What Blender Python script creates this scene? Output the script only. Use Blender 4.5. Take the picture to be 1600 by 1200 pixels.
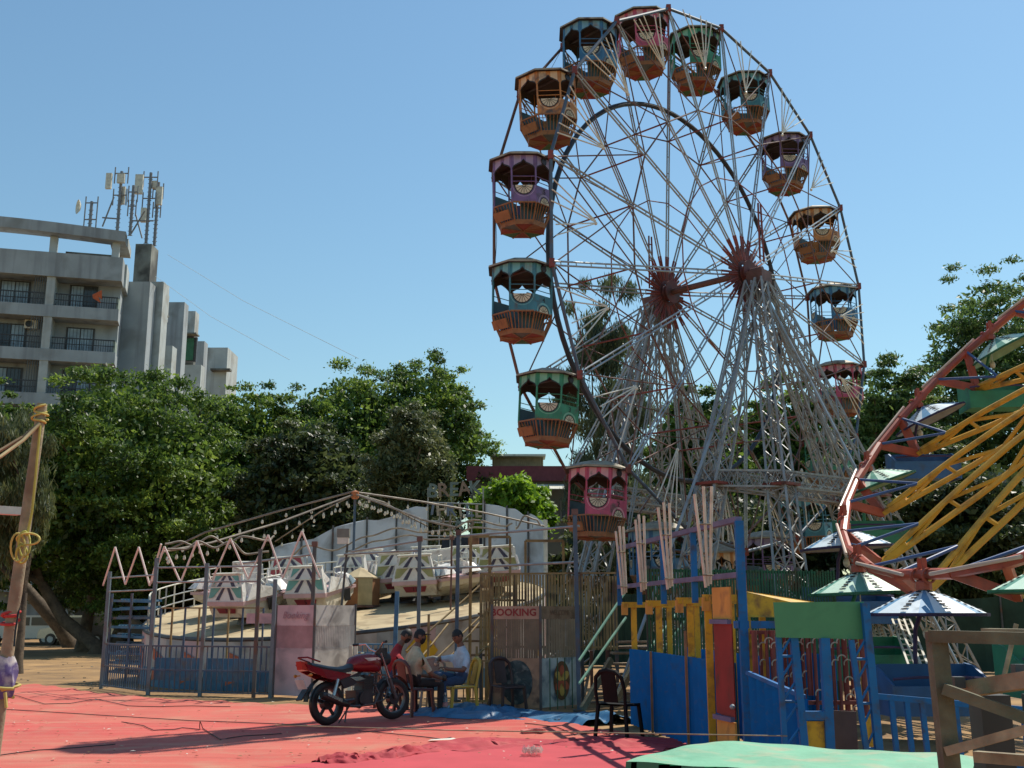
import bpy, math, random
import numpy as np
from mathutils import Vector as V, Matrix
for _o in list(bpy.data.objects): bpy.data.objects.remove(_o)
S = bpy.context.scene; COL = S.collection
R = math.radians; PI = math.pi
# ---------------- camera ----------------
F = 1700.0; CH = 1.6; PITCH = math.atan(360/F)
cam = bpy.data.cameras.new('camera'); cam.sensor_width = 36; cam.lens = 36*F/1600
cam.clip_start = .1; cam.clip_end = 2000
co = bpy.data.objects.new('camera', cam); COL.objects.link(co)
co.location = (0, 0, CH); co.rotation_euler = (PI/2+PITCH, 0, 0); S.camera = co
# ---------------- light ----------------
SUN_EL = R(55.6); SUN_AZ = R(43.5)          # azimuth clockwise from the view direction (+Y)
W = bpy.data.worlds.new('World'); S.world = W; W.use_nodes = True
wn = W.node_tree.nodes; sky = wn.new('ShaderNodeTexSky'); sky.sky_type = 'NISHITA'; sky.sun_disc = False
sky.sun_elevation = SUN_EL; sky.sun_rotation = SUN_AZ
sky.air_density = 1.5; sky.dust_density = 0.3; sky.ozone_density = 5.0; sky.altitude = 20
tint = wn.new('ShaderNodeMix'); tint.data_type = 'RGBA'; tint.blend_type = 'MULTIPLY'; tint.inputs[0].default_value = 1; tint.inputs[7].default_value = (.93, 1.05, 1.0, 1)
W.node_tree.links.new(sky.outputs[0], tint.inputs[6]); W.node_tree.links.new(tint.outputs[2], wn['Background'].inputs[0]); wn['Background'].inputs[1].default_value = .104
sl = bpy.data.lights.new('sun', 'SUN'); sl.energy = 4.6; sl.angle = R(.53); sl.color = (1, .93, .82)
so = bpy.data.objects.new('sun', sl); COL.objects.link(so)
sd = V((math.sin(SUN_AZ)*math.cos(SUN_EL), math.cos(SUN_AZ)*math.cos(SUN_EL), math.sin(SUN_EL)))
so.rotation_euler = sd.to_track_quat('Z', 'Y').to_euler()
S.render.engine = 'CYCLES'; S.render.resolution_x = 1024; S.render.resolution_y = 768
S.view_settings.view_transform = 'Standard'; S.view_settings.look = 'None'
S.view_settings.exposure = 0.2; S.view_settings.gamma = 1
S.cycles.max_bounces = 6; S.cycles.transparent_max_bounces = 8
# ---------------- placing helpers: from a viewing ray to a real point in the place ----------------
_c, _s = math.cos(PITCH), math.sin(PITCH)
def ray(px, py):
    a = (px-800)/F; b = (600-py)/F
    return V((a, _c-b*_s, _s+b*_c))
def at(px, py, Y):
    d = ray(px, py); t = Y/d.y
    return V((d.x*t, Y, CH+d.z*t))
def gp(px, py, z=0.0):
    d = ray(px, py); t = (z-CH)/d.z
    return V((d.x*t, d.y*t, z))
# ---------------- object helpers ----------------
WM = {}
def reg(o, parent=None, m=None):
    COL.objects.link(o)
    if m is None: m = Matrix.Identity(4)
    if parent is not None:
        o.parent = parent; o.matrix_parent_inverse = WM[parent].inverted()
    o.matrix_basis = m; WM[o] = m.copy(); return o
def tag(o, label=None, cat=None, group=None, kind=None):
    if label: o['label'] = label
    if cat: o['category'] = cat
    if group: o['group'] = group
    if kind: o['kind'] = kind
    return o
def thing(name, label, cat, loc=(0, 0, 0), group=None):
    o = bpy.data.objects.new(name, None); o.empty_display_size = .2
    reg(o, None, Matrix.Translation(V(loc))); return tag(o, label, cat, group)
def copy_tree(o, parent=None):
    c = o.copy(); COL.objects.link(c); c.parent = parent
    for ch in [x for x in o.children]: copy_tree(ch, c)
    return c
def place(root, loc, rz=0, tilt=None):
    m = Matrix.Translation(V(loc)) @ Matrix.Rotation(rz, 4, 'Z')
    if tilt is not None: m = Matrix.Translation(V(loc)) @ tilt @ Matrix.Rotation(rz, 4, 'Z')
    root.matrix_basis = m
def frame_of(d, up=V((0, 0, 1))):
    z = V(d).normalized(); up = V(up)
    if abs(z.dot(up)) > .98: up = V((0, 1, 0))
    x = up.cross(z).normalized(); y = z.cross(x)
    return x, y, z
class B:
    def __init__(s): s.v = []; s.f = []; s.m = []
    def add(s, vs, fs, mi=0):
        k = len(s.v); s.v += [tuple(a) for a in vs]
        for f in fs: s.f.append(tuple(i+k for i in f)); s.m.append(mi)
        return s
    def box(s, c, size, mi=0, rot=None):
        hx, hy, hz = size[0]/2, size[1]/2, size[2]/2; c = V(c)
        vs = [V((x, y, z)) for x in (-hx, hx) for y in (-hy, hy) for z in (-hz, hz)]
        if rot is not None: vs = [rot @ a for a in vs]
        return s.add([c+a for a in vs], [(0, 1, 3, 2), (4, 6, 7, 5), (0, 4, 5, 1), (2, 3, 7, 6), (0, 2, 6, 4), (1, 5, 7, 3)], mi)
    def beam(s, p, q, w, h=None, mi=0, up=(0, 0, 1)):
        h = h or w; p = V(p); q = V(q); x, y, z = frame_of(q-p, up)
        vs = [b+x*i*w/2+y*j*h/2 for b in (p, q) for i, j in ((-1, -1), (1, -1), (1, 1), (-1, 1))]
        return s.add(vs, [(3, 2, 1, 0), (4, 5, 6, 7), (0, 1, 5, 4), (1, 2, 6, 5), (2, 3, 7, 6), (3, 0, 4, 7)], mi)
    def tube(s, pts, r, n=8, mi=0, closed=False, cap=True):
        pts = [V(p) for p in pts]; N = len(pts); rs = r if isinstance(r, (list, tuple)) else [r]*N
        vs = []; x0 = None
        for i, p in enumerate(pts):
            a = pts[(i-1) % N] if closed else pts[max(i-1, 0)]; b = pts[(i+1) % N] if closed else pts[min(i+1, N-1)]
            d = (b-a).normalized() if (b-a).length > 1e-9 else V((0, 0, 1))
            if x0 is None: x, y, z = frame_of(d)
            else:
                x = x0-d*x0.dot(d)
                x = x.normalized() if x.length > 1e-6 else frame_of(d)[0]
                y = d.cross(x)
            x0 = x
            vs += [p+(x*math.cos(t)+y*math.sin(t))*rs[i] for t in [2*PI*k/n for k in range(n)]]
        fs = []
        for i in range(N if closed else N-1):
            j = (i+1) % N
            fs += [(i*n+k, i*n+(k+1) % n, j*n+(k+1) % n, j*n+k) for k in range(n)]
        if cap and not closed: fs += [tuple(range(n))[::-1], tuple((N-1)*n+k for k in range(n))]
        return s.add(vs, fs, mi)
    def prism(s, poly, ext, mi=0, mside=None):
        poly = [V(p) for p in poly]; ext = V(ext); n = len(poly)
        vs = poly+[p+ext for p in poly]
        s.add(vs, [tuple(range(n))[::-1], tuple(range(n, 2*n))], mi)
        return s.add(vs, [(i, (i+1) % n, n+(i+1) % n, n+i) for i in range(n)], mi if mside is None else mside)
    def ell(s, c, r, n=12, m=8, mi=0, rot=None):
        c = V(c); vs = []; fs = []
        r = (r, r, r) if not isinstance(r, (tuple, list)) else r
        for i in range(m+1):
            t = PI*i/m
            for k in range(n):
                a = 2*PI*k/n; q = V((r[0]*math.sin(t)*math.cos(a), r[1]*math.sin(t)*math.sin(a), r[2]*math.cos(t)))
                vs.append(c+(rot @ q if rot is not None else q))
        for i in range(m):
            fs += [(i*n+k, (i+1)*n+k, (i+1)*n+(k+1) % n, i*n+(k+1) % n) for k in range(n)]
        return s.add(vs, fs, mi)
    def lathe(s, prof, n=12, c=(0, 0, 0), mi=0, rot=None, a0=0):
        c = V(c); vs = []; m = len(prof)
        for r, z in prof:
            for k in range(n):
                a = a0+2*PI*k/n; q = V((r*math.cos(a), r*math.sin(a), z))
                vs.append(c+(rot @ q if rot is not None else q))
        fs = [(i*n+k, i*n+(k+1) % n, (i+1)*n+(k+1) % n, (i+1)*n+k) for i in range(m-1) for k in range(n)]
        return s.add(vs, fs, mi)
    def mesh(s, name, mats, smooth=False):
        me = bpy.data.meshes.new(name); me.from_pydata(s.v, [], s.f)
        for m in (mats if isinstance(mats, (list, tuple)) else [mats]): me.materials.append(m)
        if any(s.m): me.polygons.foreach_set('material_index', s.m)
        if smooth:
            me.polygons.foreach_set('use_smooth', [True]*len(me.polygons))
            try: me.set_sharp_from_angle(angle=R(42))
            except Exception: pass
        me.update(); return me
    def obj(s, name, mats, parent=None, smooth=False, m=None):
        return reg(bpy.data.objects.new(name, s.mesh(name, mats, smooth)), parent, m)
_UNIT = {}
def unit(kind, m):
    k = (kind, m.name)
    if k not in _UNIT:
        b = B()
        if kind == 'rod': b.tube([(0, 0, 0), (0, 0, 1)], 1, 8)
        elif kind == 'bar': b.box((0, 0, .5), (2, 2, 1))
        _UNIT[k] = b.mesh(kind+'_'+m.name, m, kind == 'rod')
    return _UNIT[k]
def rod(name, p, q, r, m, parent, kind='rod', r2=None, up=(0, 0, 1)):
    p = V(p); q = V(q); x, y, z = frame_of(q-p, up); L = (q-p).length
    M = Matrix(((x.x*r, y.x*(r2 or r), z.x*L, p.x), (x.y*r, y.y*(r2 or r), z.y*L, p.y), (x.z*r, y.z*(r2 or r), z.z*L, p.z), (0, 0, 0, 1)))
    return reg(bpy.data.objects.new(name, unit(kind, m)), parent, M)
def bar(name, p, q, r, m, parent, r2=None, up=(0, 0, 1)): return rod(name, p, q, r, m, parent, 'bar', r2, up)
def npmesh(name, vs, quads, m):
    me = bpy.data.meshes.new(name); n = len(quads)
    me.vertices.add(len(vs)); me.vertices.foreach_set('co', np.asarray(vs, np.float32).ravel())
    me.loops.add(n*4); me.loops.foreach_set('vertex_index', np.asarray(quads, np.int32).ravel())
    me.polygons.add(n); me.polygons.foreach_set('loop_start', np.arange(0, n*4, 4, dtype=np.int32))
    me.materials.append(m); me.update(calc_edges=True); me.validate(); return me
def text_mesh(txt, size, m, M, name, parent, ext=.002, shear=0, bold=0):
    cu = bpy.data.curves.new('lettering', 'FONT'); cu.body = txt; cu.size = size; cu.extrude = ext; cu.offset = bold
    cu.align_x = 'CENTER'; cu.align_y = 'CENTER'; cu.shear = shear; cu.resolution_u = 2
    t = bpy.data.objects.new('lettering', cu); COL.objects.link(t)
    me = bpy.data.meshes.new_from_object(t.evaluated_get(bpy.context.evaluated_depsgraph_get()))
    bpy.data.objects.remove(t); me.materials.clear(); me.materials.append(m)
    return reg(bpy.data.objects.new(name, me), parent, M)
def facing(p, n, up=(0, 0, 1)):      # matrix whose z axis is n, y axis is up: for lettering and flat plates on a face
    z = V(n).normalized(); x = V(up).cross(z).normalized(); y = z.cross(x); p = V(p)
    return Matrix(((x.x, y.x, z.x, p.x), (x.y, y.y, z.y, p.y), (x.z, y.z, z.z, p.z), (0, 0, 0, 1)))
# ---------------- materials ----------------
MATS = {}
def mat(name, col=(.5, .5, .5), rough=.65, metal=0, var=.18, scale=5, dirt=None, amt=.35, dscale=3, bump=0, bscale=40, trans=0, alpha=1, d2=None, spec=.5, streak=None):
    if name in MATS: return MATS[name]
    wb = lambda c: (c[0], c[1], c[2]*.92)      # daylight balance of the paint swatches
    col = wb(col); dirt = wb(dirt) if dirt is not None else None
    if d2 is not None: d2 = (wb(d2[0]), d2[1], d2[2])
    m = bpy.data.materials.new(name); m.use_nodes = True; nt = m.node_tree; n = nt.nodes; L = nt.links
    p = n['Principled BSDF']; p.inputs['Roughness'].default_value = rough; p.inputs['Metallic'].default_value = metal
    p.inputs['Specular IOR Level'].default_value = spec
    if trans: p.inputs['Transmission Weight'].default_value = trans
    if alpha < 1: p.inputs['Alpha'].default_value = alpha
    g = n.new('ShaderNodeNewGeometry')
    def noise(sc, det=4, dist=0):
        t = n.new('ShaderNodeTexNoise'); t.inputs['Scale'].default_value = sc; t.inputs['Detail'].default_value = det
        t.inputs['Distortion'].default_value = dist; L.new(g.outputs['Position'], t.inputs['Vector']); return t
    def ramp(src, a, b, ca, cb):
        r = n.new('ShaderNodeValToRGB'); r.color_ramp.elements[0].position = a; r.color_ramp.elements[1].position = b
        r.color_ramp.elements[0].color = (*ca, 1); r.color_ramp.elements[1].color = (*cb, 1); L.new(src, r.inputs[0]); return r
    lo = [c*(1-var) for c in col]; hi = [min(1, c*(1+var)) for c in col]
    out = ramp(noise(scale).outputs[0], .3, .7, lo, hi).outputs[0]
    if dirt is not None:
        mx = n.new('ShaderNodeMix'); mx.data_type = 'RGBA'
        rr = ramp(noise(dscale, 8, .4).outputs[0], .62-amt*.35, .78-amt*.25, (0, 0, 0), (1, 1, 1))
        L.new(rr.outputs[0], mx.inputs[0]); L.new(out, mx.inputs[6]); mx.inputs[7].default_value = (*dirt, 1); out = mx.outputs[2]
    if d2 is not None:
        mx = n.new('ShaderNodeMix'); mx.data_type = 'RGBA'; c2, a2, s2 = d2
        rr = ramp(noise(s2, 6, 1.2).outputs[0], .56, .74, (0, 0, 0), (a2, a2, a2))
        L.new(rr.outputs[0], mx.inputs[0]); L.new(out, mx.inputs[6]); mx.inputs[7].default_value = (*c2, 1); out = mx.outputs[2]
    if streak is not None:                    # rain streaks running down a wall
        mp = n.new('ShaderNodeMapping'); mp.inputs['Scale'].default_value = (1.6, 1.6, .1); L.new(g.outputs['Position'], mp.inputs['Vector'])
        t = n.new('ShaderNodeTexNoise'); t.inputs['Scale'].default_value = 1; t.inputs['Detail'].default_value = 7; L.new(mp.outputs[0], t.inputs['Vector'])
        rr = ramp(t.outputs[0], .5, .72, (0, 0, 0), (.75, .75, .75)); mx = n.new('ShaderNodeMix'); mx.data_type = 'RGBA'
        L.new(rr.outputs[0], mx.inputs[0]); L.new(out, mx.inputs[6]); mx.inputs[7].default_value = (*streak, 1); out = mx.outputs[2]
    L.new(out, p.inputs['Base Color'])
    if bump:
        b = n.new('ShaderNodeBump'); b.inputs['Strength'].default_value = bump; b.inputs['Distance'].default_value = .02
        L.new(noise(bscale, 6).outputs[0], b.inputs['Height']); L.new(b.outputs[0], p.inputs['Normal'])
    MATS[name] = m; return m
def leaf_mat(name, lo, mid, hi, tr=.3):
    m = bpy.data.materials.new(name); m.use_nodes = True; nt = m.node_tree; n = nt.nodes; L = nt.links
    p = n['Principled BSDF']; p.inputs['Roughness'].default_value = .5
    g = n.new('ShaderNodeNewGeometry'); r = n.new('ShaderNodeValToRGB'); e = r.color_ramp.elements
    e[0].position = 0; e[0].color = (*lo, 1); e[1].position = 1; e[1].color = (*hi, 1); x = e.new(.55); x.color = (*mid, 1)
    nz = n.new('ShaderNodeTexNoise'); nz.inputs['Scale'].default_value = .55; nz.inputs['Detail'].default_value = 3; L.new(g.outputs['Position'], nz.inputs['Vector'])
    ma = n.new('ShaderNodeMath'); ma.operation = 'MULTIPLY_ADD'; ma.inputs[1].default_value = .55; L.new(g.outputs['Random Per Island'], ma.inputs[0])
    mb = n.new('ShaderNodeMapRange'); mb.inputs[1].default_value = .33; mb.inputs[2].default_value = .67; mb.inputs[3].default_value = -.12; mb.inputs[4].default_value = .52; L.new(nz.outputs[0], mb.inputs[0]); L.new(mb.outputs[0], ma.inputs[2])
    L.new(ma.outputs[0], r.inputs[0]); L.new(r.outputs[0], p.inputs['Base Color'])
    t = n.new('ShaderNodeBsdfTranslucent'); mx = n.new('ShaderNodeMixShader'); mx.inputs[0].default_value = tr
    hs = n.new('ShaderNodeHueSaturation'); hs.inputs['Value'].default_value = 1.5; hs.inputs['Hue'].default_value = .485
    L.new(r.outputs[0], hs.inputs['Color']); L.new(hs.outputs[0], t.inputs[0])
    L.new(p.outputs[0], mx.inputs[1]); L.new(t.outputs[0], mx.inputs[2]); L.new(mx.outputs[0], n['Material Output'].inputs[0])
    return m
RUST = (.16, .065, .035)
steel = mat('grey_painted_steel', (.32, .34, .36), .5, .3, .2, 3, (.17, .11, .08), .25)
silver = mat('silver_pipe', (.34, .385, .44), .4, .4, .15, 4, (.2, .15, .12), .2)
darksteel = mat('dark_steel', (.085, .09, .1), .5, .3, .25, 4, RUST, .25)
brownsteel = mat('rusty_brown_pipe', (.16, .085, .075), .6, .2, .25, 4, (.1, .05, .03), .3)
redsteel = mat('dark_red_steel', (.22, .045, .035), .55, .1, .25, 4, (.1, .04, .03), .3)
bluesteel = mat('dark_blue_pipe', (.07, .11, .17), .5, .1, .25, 4, (.14, .09, .07), .25)
whitepaint = mat('aged_white_paint', (.68, .66, .6), .55, 0, .1, 5, (.35, .3, .25), .2)
black = mat('black_plastic', (.012, .012, .013), .4, 0, .3, 8)
wood = mat('weathered_wood', (.29, .25, .17), .8, 0, .3, 9, (.18, .12, .08), .4, bump=.3)
greywood = mat('grey_old_wood', (.135, .13, .088), .85, 0, .3, 9, (.1, .075, .05), .4, bump=.35)
rope_y = mat('yellow_rope', (.50, .41, .12), .8)
# ======================= SETTING =======================
def ground_mat():
    m = mat('sandy_earth', (.33, .195, .085), .95, 0, .28, .35, (.20, .12, .06), .5, 1.2, .6, 9, d2=((.15, .1, .06), .5, 4))
    return m
b = B(); b.add([(-500, -60, 0), (500, -60, 0), (500, 900, 0), (-500, 900, 0)], [(0, 1, 2, 3)])
tag(b.obj('ground', ground_mat()), kind='structure')
rng = random.Random(7)
# pebbles and litter scattered on the sand (nobody could count it)
b = B()
for i in range(900):
    y = rng.uniform(8, 44); x = rng.uniform(-.55, .52)*y
    if y < 23 and x < 1.5: continue
    r = rng.uniform(.01, .035)
    b.ell((x, y, r*.4), (r*rng.uniform(.7, 1.5), r, r*.6), 5, 3, rng.choice([0, 0, 0, 1]))
tag(b.obj('pebbles', [mat('pebble_tan', (.3, .22, .15), .9), mat('pale_litter', (.5, .45, .38), .8)]), 'small pebbles and litter scattered over the sand', 'pebbles', kind='stuff')

# ---------------- trees ----------------
bark = mat('brown_bark', (.11, .08, .055), .9, 0, .35, 6, (.05, .035, .025), .4, bump=.5, bscale=25)
bark2 = mat('pale_bark', (.28, .24, .19), .9, 0, .35, 6, (.12, .08, .05), .4, bump=.4, bscale=25)
LM = dict(
 rain=leaf_mat('rain_tree_leaf', (.022, .052, .011), (.085, .16, .025), (.23, .33, .055), .42),
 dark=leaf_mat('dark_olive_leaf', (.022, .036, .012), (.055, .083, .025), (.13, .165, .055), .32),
 olive=leaf_mat('dry_olive_leaf', (.05, .07, .026), (.11, .135, .048), (.18, .2, .08), .3),
 bright=leaf_mat('fresh_green_leaf', (.06, .13, .01), (.14, .27, .016), (.24, .40, .04), .45),
 euc=leaf_mat('eucalyptus_leaf', (.03, .05, .024), (.075, .105, .045), (.15, .18, .085), .35),
 feather=leaf_mat('feathery_leaf', (.026, .056, .014), (.08, .15, .036), (.2, .295, .08), .42))
def leaves(blobs, n, size, rs, style):
    """leaf quads over the shells of many small flattened clumps"""
    bl = np.array(blobs); vol = (bl[:, 3]*bl[:, 4])
    cnt = np.maximum(8, (n*vol/vol.sum()).astype(int)); idx = np.repeat(np.arange(len(bl)), cnt); N = len(idx)
    d = rs.normal(size=(N, 3))
    if style != 'weep': d[:, 2] = d[:, 2]*.8+.25
    d /= np.linalg.norm(d, axis=1)[:, None]
    rad = np.clip(np.abs(rs.normal(size=N))*.42+.42, .3, 1.75)
    rr = np.stack([bl[idx, 3], bl[idx, 3], bl[idx, 4]], 1)
    c = bl[idx, :3]+d*rr*rad[:, None]
    if style == 'weep':
        a = rs.normal(size=(N, 3))*np.array([.35, .35, .3])+np.array([0, 0, -1.0]); nn = rs.normal(size=(N, 3)); nn[:, 2] *= .3
    else:
        nn = d*.5+rs.normal(size=(N, 3))*.5+np.array([0, 0, .75]); a = rs.normal(size=(N, 3)); a[:, 2] -= .25
    a /= np.linalg.norm(a, axis=1)[:, None]
    w = np.cross(nn, a); w /= np.linalg.norm(w, axis=1)[:, None]+1e-9
    s = rs.uniform(.6, 1.35, N)[:, None]; l = size[0]*s; wd = size[1]*s
    v = np.stack([c-a*l*.5, c+w*wd*.5+a*l*.05, c+a*l*.5, c-w*wd*.5+a*l*.05], 1).reshape(-1, 3)
    return v, np.arange(N*4).reshape(-1, 4)
def tree(name, label, base, env, kind, nblob=70, n=34000, size=(.2, .09), seed=1, flat=.5, br=(.14, .26), style='', trunks=None, tr=.3, group=None, bk=None, lowcut=-1.1):
    """env = (dx,dy,z centre, rx,ry,rz) of the crown relative to the base"""
    rs = np.random.RandomState(seed); rg = random.Random(seed)
    base = V(base); t = thing(name, label, 'tree', base, group)
    ex, ey, ez, rx, ry, rz = env; blobs = []
    while len(blobs) < nblob:
        d = rs.normal(size=3); d /= np.linalg.norm(d); q = rs.uniform(.12, 1)**.40*rs.uniform(.93, 1.06)
        if d[2] < lowcut: continue
        r = rs.uniform(*br)*rx*(1.15-.45*q)
        blobs.append((base.x+ex+d[0]*q*rx, base.y+ey+d[1]*q*ry, base.z+ez+d[2]*q*rz, r, r*flat*rs.uniform(.8, 1.3)))
    v, q = leaves(blobs, n, size, rs, style)
    if style != 'weep':                       # inner foliage so that the crown is closed
        nc = int(n*.16); d = rs.normal(size=(nc, 3)); d /= np.linalg.norm(d, axis=1)[:, None]; d *= (rs.uniform(0, 1, nc)**.4*.86)[:, None]
        c = np.array([base.x+ex, base.y+ey, base.z+ez])+d*np.array([rx, ry, rz])
        a = rs.normal(size=(nc, 3)); a /= np.linalg.norm(a, axis=1)[:, None]; w = np.cross(a, rs.normal(size=(nc, 3))); w /= np.linalg.norm(w, axis=1)[:, None]
        l, wd = size[0]*1.7, size[1]*2.0
        v2 = np.stack([c-a*l*.5, c+w*wd*.5, c+a*l*.5, c-w*wd*.5], 1).reshape(-1, 3)
        q = np.concatenate([q, np.arange(nc*4).reshape(-1, 4)+len(v)]); v = np.concatenate([v, v2])
    reg(bpy.data.objects.new('crown', npmesh('crown', v, q, LM[kind])), t)
    b = B(); top = base+V((ex, ey, ez))
    for (ox, oy) in (trunks or [(0, 0)]):
        p0 = base+V((ox, oy, -.1)); fork = p0.lerp(top, .45)+V((rg.uniform(-.5, .5), rg.uniform(-.5, .5), 0))
        mid = p0.lerp(fork, .5)+V((rg.uniform(-.25, .25), 0, 0))
        b.tube([p0, p0+V((0, 0, .4)), mid, fork], [tr*1.35, tr, tr*.85, tr*.7], 9)
        for bl in rg.sample(blobs, min(10, len(blobs))):
            e = V(bl[:3]); m2 = fork.lerp(e, .5)+V((rg.uniform(-.4, .4), rg.uniform(-.4, .4), .3))
            b.tube([fork, m2, e], [tr*.5, tr*.28, tr*.08], 6)
    b.obj('trunk', bk or bark, t, True)
    return t
G = 'tall trees along the edge of the fairground'
def crown_env(px0, px1, py0, py1, Y):
    a = at((px0+px1)/2, py0, Y); c = at((px0+px1)/2, py1, Y)
    w = (at(px1, py0, Y)-at(px0, py0, Y)).x/2
    return a.x, (a.z+c.z)/2, w, (a.z-c.z)/2
def tree_px(name, label, px, Y, kind, basex=None, **k):
    x, z, w, h = crown_env(*px, Y); bx = x if basex is None else gp(basex, 1000).x/gp(basex, 1000).y*Y
    ry = k.pop('ry', min(w, 6))
    return tree(name, label, (bx, Y, 0), (x-bx, 0, z, w, ry, h), kind, group=G, **k)
tree_px('rain_tree', 'broad dense rain tree crown rising in front of the grey apartment block', (30, 395, 572, 965), 49, 'rain', 130, nblob=420, n=100000, seed=3, ry=6.5, br=(.1, .17), flat=.5, size=(.19, .09), trunks=[(0, 0), (1.2, .5)])
tree_px('rain_tree', 'wide rain tree with two rounded domes standing between apartment block and ferris wheel', (410, 700, 566, 930), 58, 'rain', 530, nblob=320, n=80000, seed=5, br=(.11, .2), flat=.5, size=(.2, .09))
tree_px('rain_tree', 'rounded rain tree dome touching the open sky left of the green gondola', (560, 775, 556, 870), 60, 'rain', 690, nblob=230, n=56000, seed=6, br=(.13, .23), flat=.5, size=(.2, .09))
tree_px('rain_tree', 'bright topped tree at the far left edge behind the wooden pole', (-120, 100, 600, 960), 46, 'rain', 60, nblob=200, n=50000, seed=8, br=(.13, .22), flat=.5, trunks=[(2.2, .5)])
tree_px('rain_tree', 'rain tree closing the gap between the apartment end block and the domed trees', (285, 500, 588, 940), 56, 'rain', 390, nblob=300, n=60000, seed=71, br=(.13, .22), flat=.5, size=(.2, .09))
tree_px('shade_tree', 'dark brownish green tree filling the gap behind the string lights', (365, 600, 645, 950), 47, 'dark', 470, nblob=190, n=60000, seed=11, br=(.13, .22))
tree_px('shade_tree', 'dry olive green tree with fine leaves left of the break dance sign', (570, 725, 628, 900), 44, 'olive', 640, nblob=130, n=48000, seed=13, br=(.18, .3), flat=.8, size=(.17, .06))
tree_px('leafy_bush', 'fresh bright green young tree behind the curved end of the grey backdrop', (735, 862, 738, 880), 42, 'bright', 800, nblob=80, n=20000, seed=17, br=(.2, .34), flat=.7, size=(.24, .14), tr=.12)
tree_px('weeping_tree', 'weeping bottlebrush tree with drooping leaves behind the left wooden pole', (-40, 92, 640, 905), 31, 'olive', 30, nblob=90, n=34000, seed=19, br=(.2, .34), flat=1.5, size=(.24, .035), style='weep', tr=.16)
tree_px('eucalyptus_tree', 'tall thin eucalyptus with drooping grey green leaves behind the left side of the wheel', (862, 1008, 405, 900), 37, 'euc', 955, nblob=85, n=30000, seed=23, br=(.2, .36), flat=1.1, size=(.28, .042), style='weep', tr=.2, bk=bark2)
tree_px('shade_tree', 'broad green tree behind the lattice legs in the middle of the wheel', (985, 1190, 605, 950), 47, 'rain', 1090, nblob=230, n=58000, seed=29, br=(.13, .24), flat=.5)
tree_px('shade_tree', 'green tree behind the right lattice legs of the wheel', (1130, 1330, 590, 950), 50, 'rain', 1230, nblob=230, n=58000, seed=31, br=(.13, .24), flat=.5)
tree_px('feathery_tree', 'mid green feathery tree right of the wheel beside the pink gondola', (1265, 1500, 555, 950), 43, 'feather', 1390, nblob=250, n=66000, seed=37, br=(.12, .22), flat=.46, size=(.18, .065))
tree_px('feathery_tree', 'tallest feathery tree at the right edge above the tilted umbrella ride', (1395, 1700, 402, 960), 46, 'feather', 1590, nblob=330, n=86000, seed=41, br=(.1, .19), flat=.42, size=(.18, .065))
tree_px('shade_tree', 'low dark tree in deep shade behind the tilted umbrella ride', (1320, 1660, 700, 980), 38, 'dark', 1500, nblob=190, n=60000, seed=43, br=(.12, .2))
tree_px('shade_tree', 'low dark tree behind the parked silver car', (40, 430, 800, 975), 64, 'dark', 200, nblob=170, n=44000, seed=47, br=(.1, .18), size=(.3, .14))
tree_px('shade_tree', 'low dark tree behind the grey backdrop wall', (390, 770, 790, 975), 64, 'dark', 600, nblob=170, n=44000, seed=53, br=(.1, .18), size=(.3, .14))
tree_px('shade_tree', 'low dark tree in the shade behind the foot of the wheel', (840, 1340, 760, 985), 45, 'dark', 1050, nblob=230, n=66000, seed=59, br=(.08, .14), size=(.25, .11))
# bare leaning trunk at far left
t = thing('leaning_tree_trunk', 'bare leaning tree trunk on shaded sand in front of parked cars', 'tree trunk', gp(115, 1012))
a = gp(115, 1012); c = at(30, 905, a.y); d = at(-40, 830, a.y)
B().tube([a-V((0, 0, .1)), a.lerp(c, .3)+V((.15, 0, 0)), a.lerp(c, .7), c, d], [.42, .36, .3, .24, .2], 9).obj('trunk', bark, t, True)
# ---------------- far walls and low buildings under the trees ----------------
plaster = mat('shade_dark_plaster', (.07, .066, .06), .9, 0, .15, .5, (.14, .12, .1), .4, .6)  # very dark plaster: the shade under the trees is put into its colour
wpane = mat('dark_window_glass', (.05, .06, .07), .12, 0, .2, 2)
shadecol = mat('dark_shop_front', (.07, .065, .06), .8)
def low_building(label, px0, px1, pytop, Y, depth, wallm, nwin, seed):
    rg = random.Random(seed); a = at(px0, pytop, Y); c = at(px1, pytop, Y); h = a.z
    t = thing('low_building', label, 'building', ((a.x+c.x)/2, Y+depth/2, 0))
    B().box(((a.x+c.x)/2, Y+depth/2, h/2), (c.x-a.x, depth, h)).obj('wall', wallm, t)
    r = B().box(((a.x+c.x)/2, Y+depth/2-.3, h+.12), (c.x-a.x+.6, depth+.8, .22)).obj('roof', plaster, t)
    w = (c.x-a.x)/nwin
    for i in range(nwin):
        x = a.x+w*(i+.5); z = 1.9
        o = B().box((x, Y-.03, z), (w*.55, .1, 1.5)).obj('window', mat('window_frame_grey', (.2, .2, .2), .7), t)
        B().box((x, Y-.06, z), (w*.46, .1, 1.32)).obj('pane', wpane, o)
    return t
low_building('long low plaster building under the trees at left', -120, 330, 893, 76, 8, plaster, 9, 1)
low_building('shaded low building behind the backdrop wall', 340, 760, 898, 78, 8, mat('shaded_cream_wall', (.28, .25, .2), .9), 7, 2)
low_building('low grey building behind the wheel and umbrella ride', 900, 1750, 915, 62, 8, mat('pinkish_grey_wall', (.24, .19, .18), .9, 0, .2, .4), 12, 3)
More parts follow.
